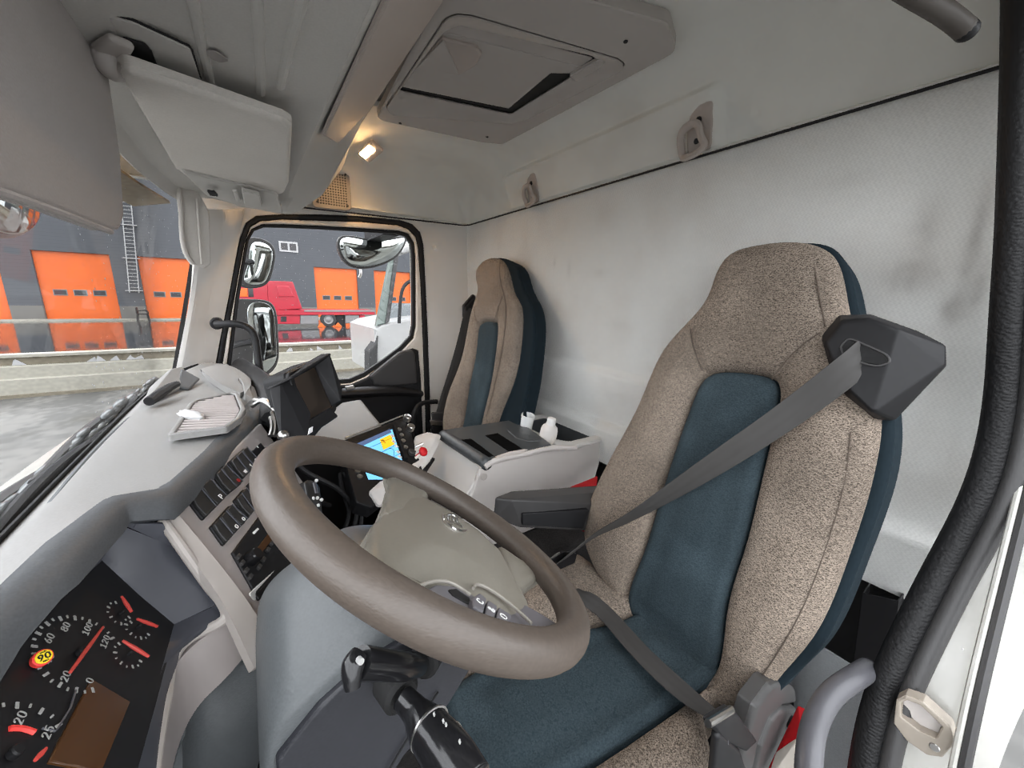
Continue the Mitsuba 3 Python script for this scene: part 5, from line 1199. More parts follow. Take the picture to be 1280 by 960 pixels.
# passenger seat
ps_ = thing('seat', 'narrow tweed and blue passenger seat against the rear wall', 'seat')
PF = F((1.5, -.745, .66), (0.000, 0.966, 0.259), (0, 0, 1))
front = [(1.645, -0.744, 0.658), (1.668, -0.755, 0.699), (1.676, -0.796, 0.852), (1.642, -0.824, 0.956), (1.627, -0.852, 1.058), (1.639, -0.889, 1.197), (1.632, -0.911, 1.281), (1.630, -0.927, 1.341), (1.671, -0.940, 1.387), (1.681, -0.954, 1.440), (1.640, -0.964, 1.475), (1.560, -0.967, 1.488), (1.482, -0.961, 1.465), (1.424, -0.949, 1.421), (1.376, -0.934, 1.366), (1.325, -0.921, 1.316), (1.275, -0.911, 1.278), (1.238, -0.894, 1.217), (1.214, -0.872, 1.135), (1.200, -0.849, 1.049), (1.207, -0.826, 0.960), (1.228, -0.803, 0.876), (1.241, -0.782, 0.799), (1.271, -0.737, 0.630), (1.493, -0.695, 0.475), (1.604, -0.715, 0.548)]
shell = [(1.598, -0.748, 0.671), (1.620, -0.759, 0.712), (1.628, -0.799, 0.862), (1.596, -0.826, 0.963), (1.581, -0.853, 1.063), (1.601, -0.890, 1.200), (1.594, -0.911, 1.282), (1.599, -0.927, 1.341), (1.636, -0.939, 1.386), (1.646, -0.954, 1.438), (1.613, -0.965, 1.481), (1.555, -0.968, 1.493), (1.462, -0.964, 1.477), (1.383, -0.954, 1.439), (1.331, -0.939, 1.384), (1.284, -0.927, 1.338), (1.228, -0.915, 1.295), (1.186, -0.901, 1.244), (1.153, -0.879, 1.162), (1.133, -0.857, 1.077), (1.118, -0.833, 0.990), (1.114, -0.811, 0.907), (1.115, -0.785, 0.810), (1.158, -0.744, 0.656), (1.353, -0.706, 0.513), (1.544, -0.721, 0.569)]
ins = [(1.525, -0.885, 1.182), (1.490, -0.889, 1.199), (1.436, -0.890, 1.202), (1.394, -0.888, 1.194), (1.377, -0.882, 1.172), (1.353, -0.860, 1.090), (1.331, -0.821, 0.942), (1.329, -0.777, 0.781), (1.343, -0.739, 0.639), (1.464, -0.723, 0.579), (1.472, -0.761, 0.719), (1.493, -0.809, 0.900), (1.509, -0.855, 1.072)]
seams = [[(1.599, -0.905, 1.259), (1.563, -0.894, 1.216), (1.526, -0.886, 1.186)], [(1.380, -0.918, 1.306), (1.381, -0.904, 1.252), (1.394, -0.888, 1.194)], [(1.479, -0.959, 1.458), (1.418, -0.933, 1.363), (1.332, -0.907, 1.264), (1.290, -0.877, 1.153), (1.273, -0.834, 0.993), (1.284, -0.789, 0.826)]]
seat_back(ps_, PF, front, shell, ins, seams, .065)
part(ps_, 'cushion', axbox(1.38, 1.78, -.80, -.36, .44, .58, .05), 'm_tweed', smooth=50)
part(ps_, 'base', axbox(1.42, 1.72, -.78, -.42, .0, .45, .02), 'm_black')
pb = thing('seat_belt', 'black seat belt hanging beside the passenger seat from a slotted guide', 'seat belt')
part(pb, 'guide', padp([(1.800, -0.943, 1.262), (1.800, -1.000, 1.320), (1.800, -1.015, 1.312), (1.800, -1.005, 1.237), (1.800, -0.972, 1.187), (1.800, -0.943, 1.204)], (-1, .4, 0), .02, .004, .01, .003), 'm_black')
part(pb, 'guide_slot', padp([(1.790, -0.948, 1.254), (1.790, -0.990, 1.295), (1.790, -0.990, 1.279), (1.790, -0.952, 1.233)], (-1, .4, 0), .01, .001, .01, 0, lift=.004), 'm_void')
part(pb, 'strap', ribbon([(1.790, -0.971, 1.250), (1.780, -0.927, 1.106), (1.770, -0.870, 0.943), (1.760, -0.813, 0.802), (1.750, -0.775, 0.702)], .05, A([.1, 1, .2])), 'm_belt', smooth=60)
part(pb, 'buckle', hullp([(1.740, -0.732, 0.725), (1.740, -0.780, 0.717), (1.740, -0.779, 0.657), (1.740, -0.739, 0.664)], .008), 'm_grey')
part(pb, 'tongue', hullp([(1.730, -0.714, 0.692), (1.730, -0.775, 0.678), (1.730, -0.774, 0.661), (1.730, -0.722, 0.674)], .004), 'm_steel')
part(pb, 'anchor', hullp([(1.740, -0.726, 0.662), (1.740, -0.788, 0.651), (1.740, -0.795, 0.526), (1.740, -0.741, 0.537)], .008), 'm_black')
bh_ = thing('grab_bar', 'black bent bar beside the passenger seat, low by the door', 'handle')
part(bh_, 'bar', tube([(1.900, -0.825, 0.737), (1.880, -0.751, 0.747), (1.860, -0.699, 0.738), (1.850, -0.672, 0.701), (1.840, -0.655, 0.588)], .013, 30, 12), 'm_black')

# ================================================================== CONSOLE BETWEEN THE SEATS
co = thing('storage_console', 'pale grey storage console with a black lid between the seats', 'console')
Xd = .90
side = [(0.900, -1.064, 0.796), (0.900, -1.043, 0.711), (0.900, -1.010, 0.605), (0.900, -0.966, 0.492), (0.900, -0.860, 0.443), (0.900, -0.662, 0.476), (0.900, -0.416, 0.575), (0.900, -0.477, 0.695), (0.900, -0.501, 0.750), (0.900, -0.522, 0.806), (0.900, -0.541, 0.829), (0.900, -0.636, 0.836), (0.900, -0.764, 0.827), (0.900, -0.835, 0.812), (0.900, -0.928, 0.786)]
part(co, 'side', padp([(.90, -1.065, .80), *side[1:5], (.9, -1.065, .535), (.9, -.45, .535), *side[7:]], (-1, 0, .05), .012, .006, .02, .01), 'm_console_side', 'taupe grey side panel')
lid_near = [(0.912, -0.548, 0.825), (0.927, -0.655, 0.822), (0.911, -0.845, 0.812), (0.892, -1.055, 0.800)]
# body block behind the side
part(co, 'body', hullp([(.91, -.51, .54), (.91, -1.06, .54), (1.24, -1.06, .54), (1.24, -.51, .54), (.91, -.555, .80), (1.235, -.60, .80), (.91, -.86, .795), (1.235, -.86, .795), (1.0, -.86, .80)], .006), 'm_console', smooth=30)
# front flap
frq = [(0.905, -0.538, 0.825), (1.235, -0.555, 0.796), (1.235, -0.533, 0.782), (1.190, -0.445, 0.714), (1.060, -0.437, 0.696), (0.905, -0.479, 0.681)]
part(co, 'front_flap', padp(frq, (-.3, 1, .5), .02, .006, .02, .006, lift=.008), 'm_console', 'front flap')
part(co, 'flap_groove', tube([(0.897, -0.523, 0.814), (1.030, -0.537, 0.811), (1.225, -0.550, 0.791)], .003, 16, 8), 'm_cream')
part(co, 'flap_latch', hullp([(1.080, -0.415, 0.760), (1.070, -0.419, 0.757), (1.120, -0.470, 0.770), (1.130, -0.463, 0.771)], .005), 'm_black', 'black latch')
# lid
lq = [(0.894, -0.548, 0.822), (1.168, -0.534, 0.822), (1.218, -0.548, 0.822), (1.187, -0.835, 0.822), (1.143, -0.850, 0.822), (0.901, -0.800, 0.822)]
LF = F((1.05, -.7, .822), (0, 0, 1), (0, 1, 0))
lpoly = rnd(Polygon(LF.l(A(lq))), .012)
part(co, 'lid', pad(lpoly, LF.up(.010), .010, .009, .02), 'm_lidblack', 'black grained lid', smooth=50)
part(co, 'lid_roll', tube([(0.896, -0.544, 0.822), (1.036, -0.540, 0.822), (1.186, -0.536, 0.822)], .020, 16, 14, straight=True), 'm_lidblack', smooth=True)
part(co, 'lid_grip', pad(rnd(Polygon(LF.l(A([(1.087, -0.744, 0.832), (1.122, -0.790, 0.832), (1.084, -0.818, 0.832), (0.935, -0.793, 0.832), (0.958, -0.742, 0.832), (1.004, -0.725, 0.832)]))), .012), LF.up(.0125), .004, .003, .01), 'm_lidblack')
for q in ([(1.086, -0.546, 0.832), (1.077, -0.589, 0.832), (0.916, -0.579, 0.832), (0.916, -0.534, 0.832)], [(1.078, -0.647, 0.832), (1.077, -0.696, 0.832), (0.918, -0.686, 0.832), (0.917, -0.638, 0.832)]):
    part(co, 'velcro_strip', padp(q, (0, 0, 1), .003, .001, .02, .001, lift=.0025), 'm_velcro', 'black hook tape patch')
part(co, 'lid_edge', tube([(0.894, -0.535, 0.815), (0.897, -0.553, 0.822), (0.898, -0.665, 0.822), (0.895, -0.802, 0.818), (0.873, -0.885, 0.808)], .009, 30, 10), 'm_console_side')
# rear tray
tq = [(1.256, -0.883, 0.805), (1.253, -0.953, 0.805), (0.883, -1.044, 0.805), (0.846, -0.915, 0.805), (0.886, -0.824, 0.805), (0.945, -0.838, 0.805)]
RFc = F((1.0, -.95, .805), (0, 0, 1), (0, 1, 0))
tpoly = rnd(Polygon(RFc.l(A([(1.25, -.845, .8), (1.25, -1.066, .8), (.893, -1.066, .8), (.893, -.845, .8)]))), .015)
tin = rnd(Polygon(RFc.l(A([(1.22, -.875, .8), (1.22, -1.035, .8), (.93, -1.035, .8), (.935, -.91, .8), (.99, -.875, .8)]))), .012)
part(co, 'tray_rim', pad(tpoly.difference(tin), RFc.up(.004), .014, .008, .015), 'm_console', smooth=50)
part(co, 'tray_well', pad(tin.buffer(.003).difference(tin.buffer(-.003)), RFc.up(-.01), .11, 0, .05), 'm_lidblack')
part(co, 'tray_bottom', pad(tin.buffer(.003), RFc.up(-.115), .01, 0, .05), 'm_lidblack')
part(co, 'side_plug', lathe(F((0.893, -0.532, 0.785), (-1, 0, 0)), [(.011, .0), (.011, .0006), (.0095, .0006), (.0095, -.0004), (.009, .0), (0, .0)], 28), 'm_cream')
part(co, 'foot_rail', tube([(0.890, -0.655, 0.479), (0.890, -0.811, 0.480), (0.890, -0.961, 0.482)], .006, 12, 8), 'm_cream')

# bottles in the tray
b1 = thing('spray_cap_bottle', 'small white tube with a clear cap standing in the console tray', 'bottle')
B1 = F((1.104, -0.838, 0.800), (-.18, -.05, 1), (0, 1, 0))
part(b1, 'body', lathe(B1, [(0, -.05), (.024, -.05), (.025, .02), (.024, .028), (0, .028)], 24), 'm_white')
part(b1, 'print', cat(block(B1, -.0215, .003, .012, .004, .02, .004, .001), block(B1, -.0215, -.004, .004, .004, .016, .003, .001)), 'm_red', 'pink printed lines', smooth=False)
mat('m_plasticclear', (.72, .73, .72), .15, spec_trans=0.0)
part(b1, 'cap', lathe(B1, [(0, .028), (.0225, .028), (.0265, .075), (.025, .077), (.0215, .034), (0, .034)], 24), 'm_plasticclear', 'pale translucent cap')
b2 = thing('spray_cap_bottle', 'white round-shouldered bottle with white cap beside the clear-capped tube', 'bottle')
B2_ = F((0.983, -0.845, 0.800), (-.15, -.1, 1), (0, 1, 0))
part(b2, 'body', lathe(B2_, [(0, -.05), (.029, -.05), (.031, .0), (.0305, .05), (.027, .062), (.018, .07), (.014, .072)], 28), 'm_cloth', smooth=50)
part(b2, 'cap', lathe(B2_, [(.0155, .070), (.0165, .073), (.0155, .092), (.013, .095), (0, .095)], 24), 'm_white', 'white cap')
part(b2, 'label_print', cat(*[block(B2_, -.0300, y, z, .003, .004, .016, .001) for y, z in ((-.006, .02), (.002, .015), (.009, .025))]), 'm_frame', smooth=False)

# ================================================================== OUTSIDE
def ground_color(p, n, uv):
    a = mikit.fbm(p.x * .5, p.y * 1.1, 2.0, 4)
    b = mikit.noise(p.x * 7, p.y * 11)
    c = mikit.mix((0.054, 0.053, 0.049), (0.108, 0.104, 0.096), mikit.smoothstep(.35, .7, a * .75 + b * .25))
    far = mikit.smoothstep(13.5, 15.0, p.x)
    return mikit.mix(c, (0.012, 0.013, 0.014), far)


def ground_rough(p, n, uv):
    a = mikit.fbm(p.x * .25 + 3, p.y * .4, 0.0, 3)
    far = mikit.smoothstep(13.0, 15.0, p.x)
    return dr.lerp(dr.lerp(0.55, 0.2, mikit.smoothstep(.4, .6, a)), 0.06, far)


def ground_bump(p, n, uv):
    near = 1 - mikit.smoothstep(12.0, 14.0, p.x)
    return near * (0.05 * mikit.fbm(p.x * 1.5, p.y * 2.5, 0.0, 3)) + 0.0006 * mikit.noise(p.x * 1.5, p.y * 6)


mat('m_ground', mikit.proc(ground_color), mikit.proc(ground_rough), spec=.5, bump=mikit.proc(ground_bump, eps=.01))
def corr(base):
    b = tuple(base)
    def fn(p, n, uv):
        s = mikit.smoothstep(.85, .95, mikit.cell_rand(p.y * 0, 0) * 0 + (p.z * 4 - dr.floor(p.z * 4)))
        return mikit.mix(b, tuple(x * .8 for x in b), s)
    return mikit.proc(fn)
mat('m_facade', corr((0.045, 0.049, 0.056)), 0.6)
mat('m_door', (0.52, 0.085, 0.002), 0.45)
mat('m_plinth', (0.112, 0.107, 0.097), 0.8)
mat('m_pane', (0.018, 0.016, 0.018), 0.2)
mat('m_winwhite', (0.306, 0.306, 0.306), 0.5)
mat('m_barrier', speck((0.240, 0.230, 0.192), .15, 20), 0.7)
mat('m_barrier_dirty', speck((0.130, 0.113, 0.081), .25, 20), 0.8)
mat('m_truckred', (0.288, 0.005, 0.017), 0.3)
mat('m_trucklight', (0.144, 0.140, 0.140), 0.5)
mat('m_tyre', (0.02, 0.02, 0.02), 0.8)
mat('m_truckwhite', (0.252, 0.252, 0.246), 0.3)
mat('m_pillargreen', (0.108, 0.132, 0.120), 0.3)
mat('m_tan', speck((0.230, 0.187, 0.130), .2, 60), 0.7)
mat('m_ice', speck((0.156, 0.172, 0.179), .35, 60), 0.15)
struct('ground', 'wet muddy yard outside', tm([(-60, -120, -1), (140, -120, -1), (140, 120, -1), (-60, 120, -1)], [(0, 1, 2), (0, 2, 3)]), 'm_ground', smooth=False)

bl = thing('building', 'dark grey industrial building with orange roller doors across the wet yard', 'building')
XF = 43.0
part(bl, 'wall', axbox(XF + .25, XF + 12, -34, 40, -1.0, 14.0), 'm_facade', smooth=False)
doors = [(13.7, 17.6), (8.1, 12.08), (2.6, 6.54), (-10.08, -6.06), (-15.8, -11.8), (-23.5, -19.5)]
edges = sorted(sum(([a, b] for a, b in doors), []))
ys = [-34] + edges + [40]
for i in range(0, len(ys), 2):
    part(bl, 'wall_pier', axbox(XF, XF + .3, ys[i], ys[i + 1], .05, 4.0), 'm_facade', smooth=False)
    part(bl, 'plinth', axbox(XF - .03, XF + .3, ys[i] + .02, ys[i + 1] - .02, -1.0, .05), 'm_plinth', 'pale concrete base')
part(bl, 'lintel', axbox(XF, XF + .3, -34, 40, 3.95, 14.0), 'm_facade', smooth=False)
for a, b in doors:
    d = part(bl, 'roller_door', axbox(XF + .22, XF + .30, a, b, -1.0, 3.97), 'm_door', 'orange roller door', smooth=False)
    for j in range(4):
        part(d, 'joint', axbox(XF + .212, XF + .222, a, b, .1 + j * .98, .13 + j * .98), 'm_door', smooth=False)
    for j in range(3):
        y = a + (b - a) * (.24 + .26 * j)
        part(d, 'window_rim', axbox(XF + .19, XF + .23, y - .36, y + .36, .80, 1.24), 'm_trucklight', smooth=False)
        part(d, 'window_pane', axbox(XF + .18, XF + .21, y - .31, y + .31, .85, 1.19), 'm_pane', 'small dark door window', smooth=False)
w0, w1 = (43.00, -3.311, 6.077), (43.00, -4.859, 5.149)
wf = part(bl, 'window', axbox(XF - .08, XF + .02, w1[1], w0[1], w1[2], w0[2]), 'm_winwhite', 'white framed window', smooth=False)
ym = (w0[1] + w1[1]) / 2
for a, b in ((w1[1] + .16, ym - .08), (ym + .08, w0[1] - .16)):
    part(wf, 'pane', axbox(XF - .10, XF - .07, a, b, w1[2] + .16, w0[2] - .16), 'm_pane', smooth=False)
part(bl, 'kerb', axbox(XF - 1.4, XF - 1.25, -34, 40, -1.0, -.86), 'm_barrier', 'pale kerb line')
lad = thing('wall_ladder', 'thin steel access ladder fixed to the grey wall between two orange doors', 'ladder')
l0, l1 = A((42.80, 7.034, 1.104)), A((42.80, 6.479, 8.829))
for dy in (.28, -.28):
    part(lad, 'rail', tube([l0 + [0, dy, 0], l1 + [0, dy, 0]], .035, 2, 6, straight=True), 'm_winwhite')
for k in range(28):
    q = l0 + (l1 - l0) * (k + .5) / 28
    part(lad, 'rung', tube([q + [0, .28, 0], q + [0, -.28, 0]], .024, 2, 5, straight=True), 'm_winwhite')
for k in (0, 9, 18):
    q = l0 + (l1 - l0) * (k + .6) / 28
    part(lad, 'bracket', axbox(42.75, 43.0, q[1] - .5, q[1] + .5, q[2] - .03, q[2] + .03), 'm_winwhite')
ch = thing('garden_chair', 'dark plastic garden chair standing by the base of the building', 'chair')
cc = A((41.00, 6.492, -1.007)); cc[2] = -1.0
part(ch, 'seat', axbox(cc[0] - .25, cc[0] + .25, cc[1] - .28, cc[1] + .28, -.52, -.46, .02), 'm_black')
part(ch, 'backrest', axbox(cc[0] - .25, cc[0] + .25, cc[1] + .26, cc[1] + .33, -.46, .02, .02), 'm_black')
for a in (-.22, .22):
    for b in (-.26, .29):
        part(ch, 'leg', tube([cc + [a, b, .5], cc + [a * 1.1, b * 1.2, 0]], .035, 2, 6, straight=True), 'm_black')
    part(ch, 'armrest', tube([cc + [a, .28, .75], cc + [a, -.28, .72], cc + [a, -.28, .5]], .03, 12, 6), 'm_black')

# barrier along the yard
br = thing('road_barrier', 'low cream painted barrier with peeling band across the yard', 'barrier')
bp = [(12.45, -1.0), (12.45, -.62), (12.56, -.60), (12.56, -.36), (12.60, -.34), (12.68, -.33), (12.72, -.17), (12.60, -.16), (12.60, -.10), (12.95, -.10), (12.95, -1.0)]
for a, b in ((4.55, 14.0), (-4.5, 4.50), (-14.0, -4.55)):
    V = np.array([[(x, y, z) for x, z in bp] for y in (a, b)])
    n = len(bp)
    V = V.reshape(-1, 3)
    f = []
    for i in range(n):
        j = (i + 1) % n
        f += [(i, j, n + j), (i, n + j, n + i)]
    capf = trimesh.creation.triangulate_polygon(Polygon(bp), engine='earcut')[1]
    s = part(br, 'section', tm(V, np.vstack([f, capf, capf + n])), 'm_barrier', smooth=False)
    part(s, 'band', axbox(12.66, 12.70, a, b, -.335, -.165), 'm_barrier_dirty', 'dirty tan recessed band', smooth=False)
    part(s, 'foot', axbox(12.40, 12.46, a, b, -1.0, -.93), 'm_barrier_dirty', smooth=False)
fk_ = []
rs = np.random.RandomState(3)
for k in range(30):
    y = rs.uniform(-3.5, 5.5)
    h, w = rs.uniform(.05, .15), rs.uniform(.03, .10)
    fk_.append(hullp([(12.655, y - w, -.325), (12.655, y + w, -.325), (12.655, y + w * rs.uniform(-1, 1), -.325 + h)], .006))
part(br, 'flaked_paint', cat(*fk_), 'm_winwhite', 'white flakes on the band', kind='stuff', smooth=False)

# red flatbed truck
XT = 31.0
rt = thing('flatbed_truck', 'red flatbed truck parked before the orange doors', 'truck')
def tq(pts, dx, m, name, label=None, x=0.0):
    return part(rt, name, padp([A(q) + [x, 0, 0] for q in pts], (-1, 0, 0), dx, .03, .3, 0), m, label)
tq([(31.00, 0.650, 1.879), (31.00, -1.489, 2.071), (31.00, -1.371, -0.038), (31.00, 0.877, -0.136)], 2.2, 'm_truckred', 'cab', 'red cab')
tq([(31.00, -1.494, 2.123), (31.00, -2.993, 2.137), (31.00, -3.421, 0.293), (31.00, -1.393, 0.176)], 2.2, 'm_truckred', 'rear_body', 'red sloped body')
tq([(31.00, -1.970, 1.830), (31.00, -2.727, 1.859), (31.00, -2.998, 1.112), (31.00, -2.039, 1.091)], .05, 'm_truckred', 'body_panel', x=-.05)
tq([(31.00, -0.378, 1.617), (31.00, -0.641, 1.626), (31.00, -0.626, 1.060), (31.00, -0.362, 1.054)], .05, 'm_pane', 'side_window', x=-.05)
tq([(31.00, 0.101, 1.550), (31.00, -0.335, 1.615), (31.00, -0.319, 1.053), (31.00, 0.113, 1.043)], .05, 'm_door', 'lamp_panel', x=-.05)
part(rt, 'deck', axbox(XT - .1, XT + 2.3, (31.00, -8.387, 0.072)[1], (31.00, 0.219, 0.068)[1], (31.00, -3.486, -0.126)[2], (31.00, -3.514, 0.209)[2]), 'm_truckred', 'long red load deck')
part(rt, 'deck_edge', axbox(XT - .13, XT - .09, (31.00, -8.387, 0.072)[1], (31.00, -3.503, 0.070)[1], (31.00, -3.505, 0.098)[2], (31.00, -3.516, 0.226)[2]), 'm_trucklight')
tq([(31.00, -1.686, -0.147), (31.00, -3.232, -0.153), (31.00, -3.179, -0.769), (31.00, -1.628, -0.743)], .8, 'm_truckred', 'side_locker')
tq([(31.00, -2.055, -0.230), (31.00, -2.391, -0.232), (31.00, -2.358, -0.589), (31.00, -2.022, -0.585)], .05, 'm_pane', 'locker_vent', x=-.05)
tq([(31.00, -3.257, -0.153), (31.00, -4.409, -0.158), (31.00, -4.359, -0.789), (31.00, -3.204, -0.770)], .7, 'm_trucklight', 'side_box', 'grey side box')
tq([(31.00, -6.258, -0.166), (31.00, -7.236, -0.170), (31.00, -7.199, -0.777), (31.00, -6.218, -0.761)], .7, 'm_trucklight', 'side_box', 'grey side box')
tq([(31.00, -7.265, -0.170), (31.00, -7.650, -0.172), (31.00, -7.613, -0.784), (31.00, -7.228, -0.777)], .7, 'm_truckred', 'side_box')
tq([(31.30, -5.644, -0.177), (31.30, -6.319, -0.180), (31.30, -6.262, -1.023), (31.30, -5.584, -1.009)], .5, 'm_black', 'support_leg')
for u in (411,):
    wy = (30.90, -5.049, -0.620)
    wfr = F((30.95, wy[1], -1.0 + .52), (-1, 0, 0))
    wl_ = part(rt, 'wheel', lathe(wfr, [(.30, -.3), (.52, -.28), (.54, -.1), (.52, .02), (.34, .03), (.32, .0)], 28), 'm_tyre')
    part(wl_, 'rim', lathe(wfr, [(.33, .0), (.31, .02), (.22, -.04), (.1, .02), (0, .03)], 24), 'm_trucklight')
wfr = F((30.95, (30.90, -0.813, -0.562)[1], -1.0 + .52), (-1, 0, 0))
wl_ = part(rt, 'wheel', lathe(wfr, [(.30, -.3), (.52, -.28), (.54, -.1), (.52, .02), (.34, .03), (.32, .0)], 28), 'm_tyre')
part(wl_, 'rim', lathe(wfr, [(.33, .0), (.31, .02), (.22, -.04), (.1, .02), (0, .03)], 24), 'm_trucklight')
for q in [(30.60, -4.493, -0.995), (30.60, -5.619, -1.019), (30.60, -6.630, -0.982)]:
    part(rt, 'outrigger_foot', hullp([A(q) * [1, 1, 0] + [0, -.22, -.97], A(q) * [1, 1, 0] + [0, .22, -.97], A(q) * [1, 1, 0] + [0, 0, -.7]], .03), 'm_door', 'orange outrigger foot')

# white truck close by
XW = 8.0
wt = thing('white_truck', 'white truck cab parked just beyond the passenger window', 'truck')
part(wt, 'body', padp([(8.000, -2.146, 0.646), (8.000, -2.344, 0.740), (8.000, -2.943, 0.849), (8.000, -3.787, 0.948), (8.000, -3.765, -0.489), (8.000, -2.142, -0.334)], (-1, 0, 0), 2.2, .05, .2, 0), 'm_truckwhite', 'white lower cab side')
part(wt, 'screen_pillar', padp([(8.000, -2.557, 2.123), (8.000, -2.638, 2.130), (8.000, -2.377, 0.739), (8.000, -2.181, 0.694)], (-1, 0, 0), .12, .03, .2, 0), 'm_pillargreen', 'pale slanted windscreen pillar')
part(wt, 'door_pillar', padp([(7.980, -2.631, 2.128), (7.980, -2.713, 2.134), (7.980, -2.455, 0.788), (7.980, -2.371, 0.741)], (-1, 0, 0), .1, .02, .2, 0), 'm_grey')
part(wt, 'dashboard', padp([(8.800, -2.722, 1.041), (8.800, -2.966, 1.150), (8.800, -3.545, 1.139), (8.800, -3.534, 0.763), (8.800, -2.688, 0.700)], (-1, 0, 0), .6, .05, .2, 0), 'm_ice')
part(wt, 'mirror_arm', tube([(7.800, -2.595, 0.765), (7.800, -2.650, 1.279), (7.800, -2.725, 1.502), (7.800, -2.846, 1.602), (7.800, -3.069, 1.644)], .035, 24, 8), 'm_black')
part(wt, 'roof', padp([(8.000, -2.492, 2.118), (8.000, -3.814, 2.768), (8.000, -3.811, 2.556), (8.000, -2.635, 2.068)], (-1, 0, 0), 2.2, .05, .2, 0), 'm_truckwhite')
part(wt, 'wheel_arch', padp([(7.900, -1.999, 0.192), (7.900, -2.152, 0.380), (7.900, -2.191, 0.508), (7.900, -2.115, -0.313), (7.900, -1.971, -0.300)], (-1, 0, 0), .4, .03, .2, 0), 'm_tyre')

# mirrors outside the cab
def ext_mirror(name, label, face, house, toward, bulge, house_mat='m_grey', depth=.05, arm=True):
    k = thing(name, label, 'mirror')
    fr = fit(A(face), toward)
    fp = rnd(Polygon(fr.l(A(outline(face, 80)))), .008)
    hp = rnd(Polygon(fr.l(A(outline(house, 80)))), .01) if house else fp.buffer(.012)
    part(k, 'housing', pad(hp, fr.up(-.001), depth, .006, .02), house_mat)
    rmax = max(.001, float(shapely.distance(shapely.points(*fp.centroid.coords[0]), fp.boundary)))
    part(k, 'mirror_glass', pad(fp, fr.up(.006), .008, .002, .012, hf=lambda x, y, d: bulge * (1 - (1 - np.clip(d / rmax, 0, 1)) ** 2)), 'm_mirror', 'reflecting glass', smooth=60)
    if arm:
        part(k, 'arm', tube([fr.o + [0, .03, 0], fr.o + [-.12, .12, 0], [2.06, fr.o[1] + .16, fr.o[2]]], .016, 16, 10), 'm_black')
    return k


ext_mirror('door_mirror', 'tall main door mirror outside the passenger window', [(2.420, -0.039, 1.249), (2.420, -0.112, 1.241), (2.420, -0.131, 1.179), (2.420, -0.128, 1.076), (2.420, -0.111, 0.937), (2.420, -0.069, 0.888), (2.420, -0.008, 0.854), (2.420, -0.016, 0.996)],
           [(2.420, 0.051, 1.259), (2.420, -0.030, 1.269), (2.420, -0.120, 1.254), (2.420, -0.143, 1.187), (2.420, -0.139, 1.076), (2.420, -0.121, 0.928), (2.420, -0.075, 0.870), (2.420, 0.001, 0.833), (2.420, 0.076, 0.789), (2.420, 0.105, 0.835)], (-.8, -.6, .05), .006)
ext_mirror('door_mirror', 'upper wide angle mirror above the main mirror, outside the passenger window', [(2.420, -0.077, 1.550), (2.420, -0.121, 1.551), (2.420, -0.150, 1.526), (2.420, -0.147, 1.458), (2.420, -0.122, 1.385), (2.420, -0.090, 1.347), (2.420, -0.022, 1.352), (2.420, -0.042, 1.443)],
           [(2.420, -0.052, 1.567), (2.420, -0.123, 1.570), (2.420, -0.162, 1.539), (2.420, -0.157, 1.451), (2.420, -0.128, 1.369), (2.420, -0.093, 1.335), (2.420, 0.003, 1.335), (2.420, -0.019, 1.442)], (-.8, -.6, .02), .016)
k = ext_mirror('door_mirror', 'crescent kerb mirror hanging at the top of the passenger window', [(2.360, -0.475, 1.591), (2.360, -0.497, 1.610), (2.360, -0.603, 1.608), (2.360, -0.716, 1.615), (2.360, -0.801, 1.637), (2.360, -0.836, 1.641), (2.360, -0.814, 1.580), (2.360, -0.753, 1.520), (2.360, -0.662, 1.478), (2.360, -0.581, 1.463), (2.360, -0.517, 1.476), (2.360, -0.482, 1.521)], None, (-.95, -.2, -.1), .03, 'm_grey', .03, False)
part(k, 'bracket', axbox(2.05, 2.40, (2.360, -0.698, 1.640)[1], (2.360, -0.617, 1.631)[1], (2.360, -0.651, 1.605)[2], (2.360, -0.655, 1.674)[2]), 'm_black', 'black bracket')
part(k, 'latch', tube([(2.400, -0.578, 1.470), (2.400, -0.584, 1.425), (2.400, -0.574, 1.402)], .008, 8, 8), 'm_steel')
# front mirror before the windscreen
fm = thing('front_mirror', 'round convex front mirror with pale rim outside the windscreen', 'mirror')
mf = F((2.001, 0.600, 1.602), (-.15, -.95, -.1), (0, 0, 1))
th_ = np.linspace(0, 2 * np.pi, 60, endpoint=False)
ell = Polygon(np.c_[.215 * np.cos(th_), .15 * np.sin(th_)])
part(fm, 'rim', pad(ell, mf, .05, .016, .02), 'm_trucklight')
part(fm, 'mirror_glass', pad(ell.buffer(-.018), mf.up(.004), .01, .004, .012, hf=lambda x, y, d: .03 * (1 - (x / .215) ** 2 - (y / .15) ** 2)), 'm_mirror', smooth=60)
part(fm, 'arm', tube([mf.o + [0, .05, .05], mf.o + [.05, .10, .25], [.55, .42, 1.95]], .018, 20, 10), 'm_black')
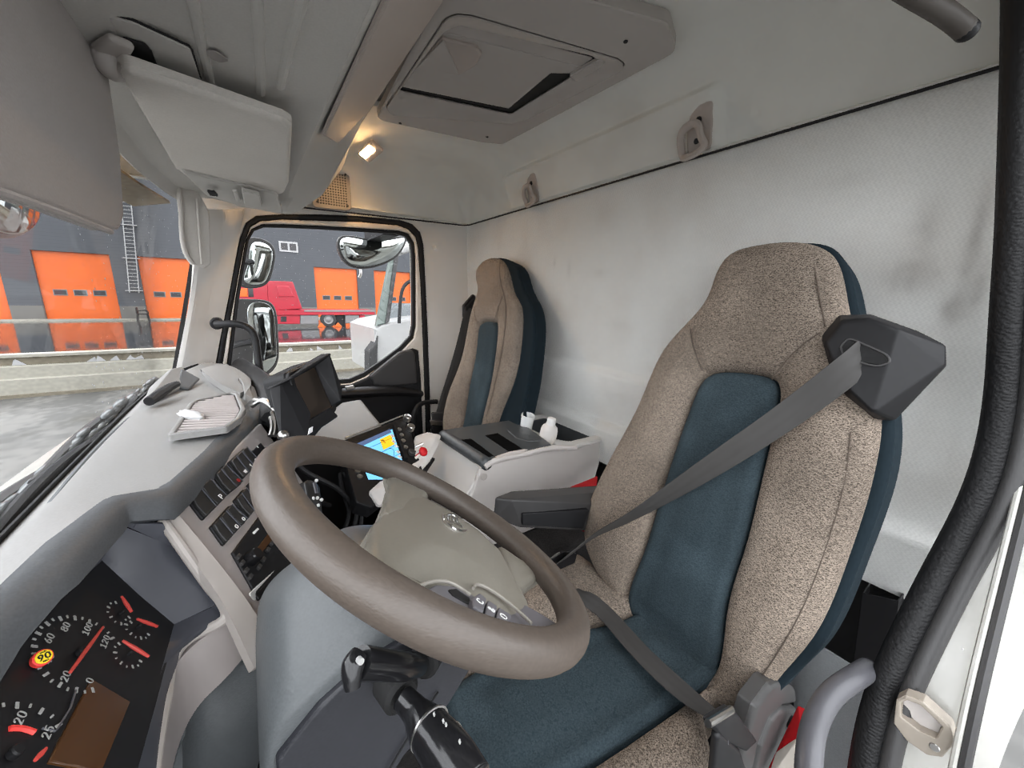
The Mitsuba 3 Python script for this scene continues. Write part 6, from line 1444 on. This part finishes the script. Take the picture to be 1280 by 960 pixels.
# outer visor above the windscreen and wiper
ev = solo('exterior_visor', loft([[(.9, .26, 1.63), (1.3, .255, 1.63), (1.7, .23, 1.63), (1.93, .18, 1.62)], [(.9, .36, 1.61), (1.3, .355, 1.61), (1.7, .33, 1.605), (1.93, .28, 1.595)]], 24, 4, .01, smooth_rows=False), 'm_tan', 'dirty tan sun visor fixed outside along the top of the windscreen', 'visor')
wi = thing('windscreen_wiper', 'black wiper caked with slush at the bottom of the windscreen', 'wiper')
def outy(x, z, o):
    return screen_y(x, z) + o
part(wi, 'blade', tube([(x, outy(x, .998, .022), .998 + .01 * math.sin(x * 9)) for x in np.linspace(.25, 1.45, 12)], .010, 60, 8), 'm_black')
part(wi, 'arm', tube([(1.7, outy(1.7, .96, .05), .95), (1.2, outy(1.2, 1.0, .045), 1.0), (.85, outy(.85, 1.01, .03), 1.008)], [.016, .012, .008], 30, 8), 'm_grey')
part(wi, 'arm', tube([(1.1, outy(1.1, .96, .07), .95), (.75, outy(.75, 1.0, .055), 1.0), (.45, outy(.45, 1.01, .03), 1.008)], [.016, .012, .008], 30, 8), 'm_grey')
sl = []
for k in range(110):
    x = rs.uniform(.3, 1.75)
    s = rs.uniform(.008, .022)
    sl.append(tm(A(ico.vertices) * [s * 2.6, s * .5, s * .45] + [x, outy(x, 1.0, .035), 1.0 + rs.uniform(-.02, .014)], ico.faces))
part(wi, 'slush', cat(*sl), 'm_ice', 'half melted slush', kind='stuff', smooth=True)
solo('front_grille_panel', loft([[(.02, .275, .96), (.7, .275, .96), (1.4, .265, .96), (1.93, .23, .96)], [(.02, .42, .93), (.7, .42, .93), (1.4, .40, .93), (1.93, .33, .93)], [(.02, .45, .2), (.7, .45, .2), (1.4, .43, .2), (1.93, .36, .2)]], 24, 4, .01, smooth_rows=False), 'm_paint', 'white front panel of the cab below the windscreen', 'truck panel')

# things of one kind carry one group
for key, d in labels.items():
    if 'category' in d and 'group' not in d:
        for start, group in (('door_mirror', 'mirrors outside the passenger window'), ('spray_cap_bottle', 'bottles in the console tray'), ('seat_belt', 'seat belts of the cab'),
                             ('seat_bracket', None), ('seat', 'seats of the cab'), ('sun_visor', 'sun visors of the cab'), ('white_cloth', 'white cloths by the console')):
            if key.startswith(start):
                if group:
                    d['group'] = group
                break
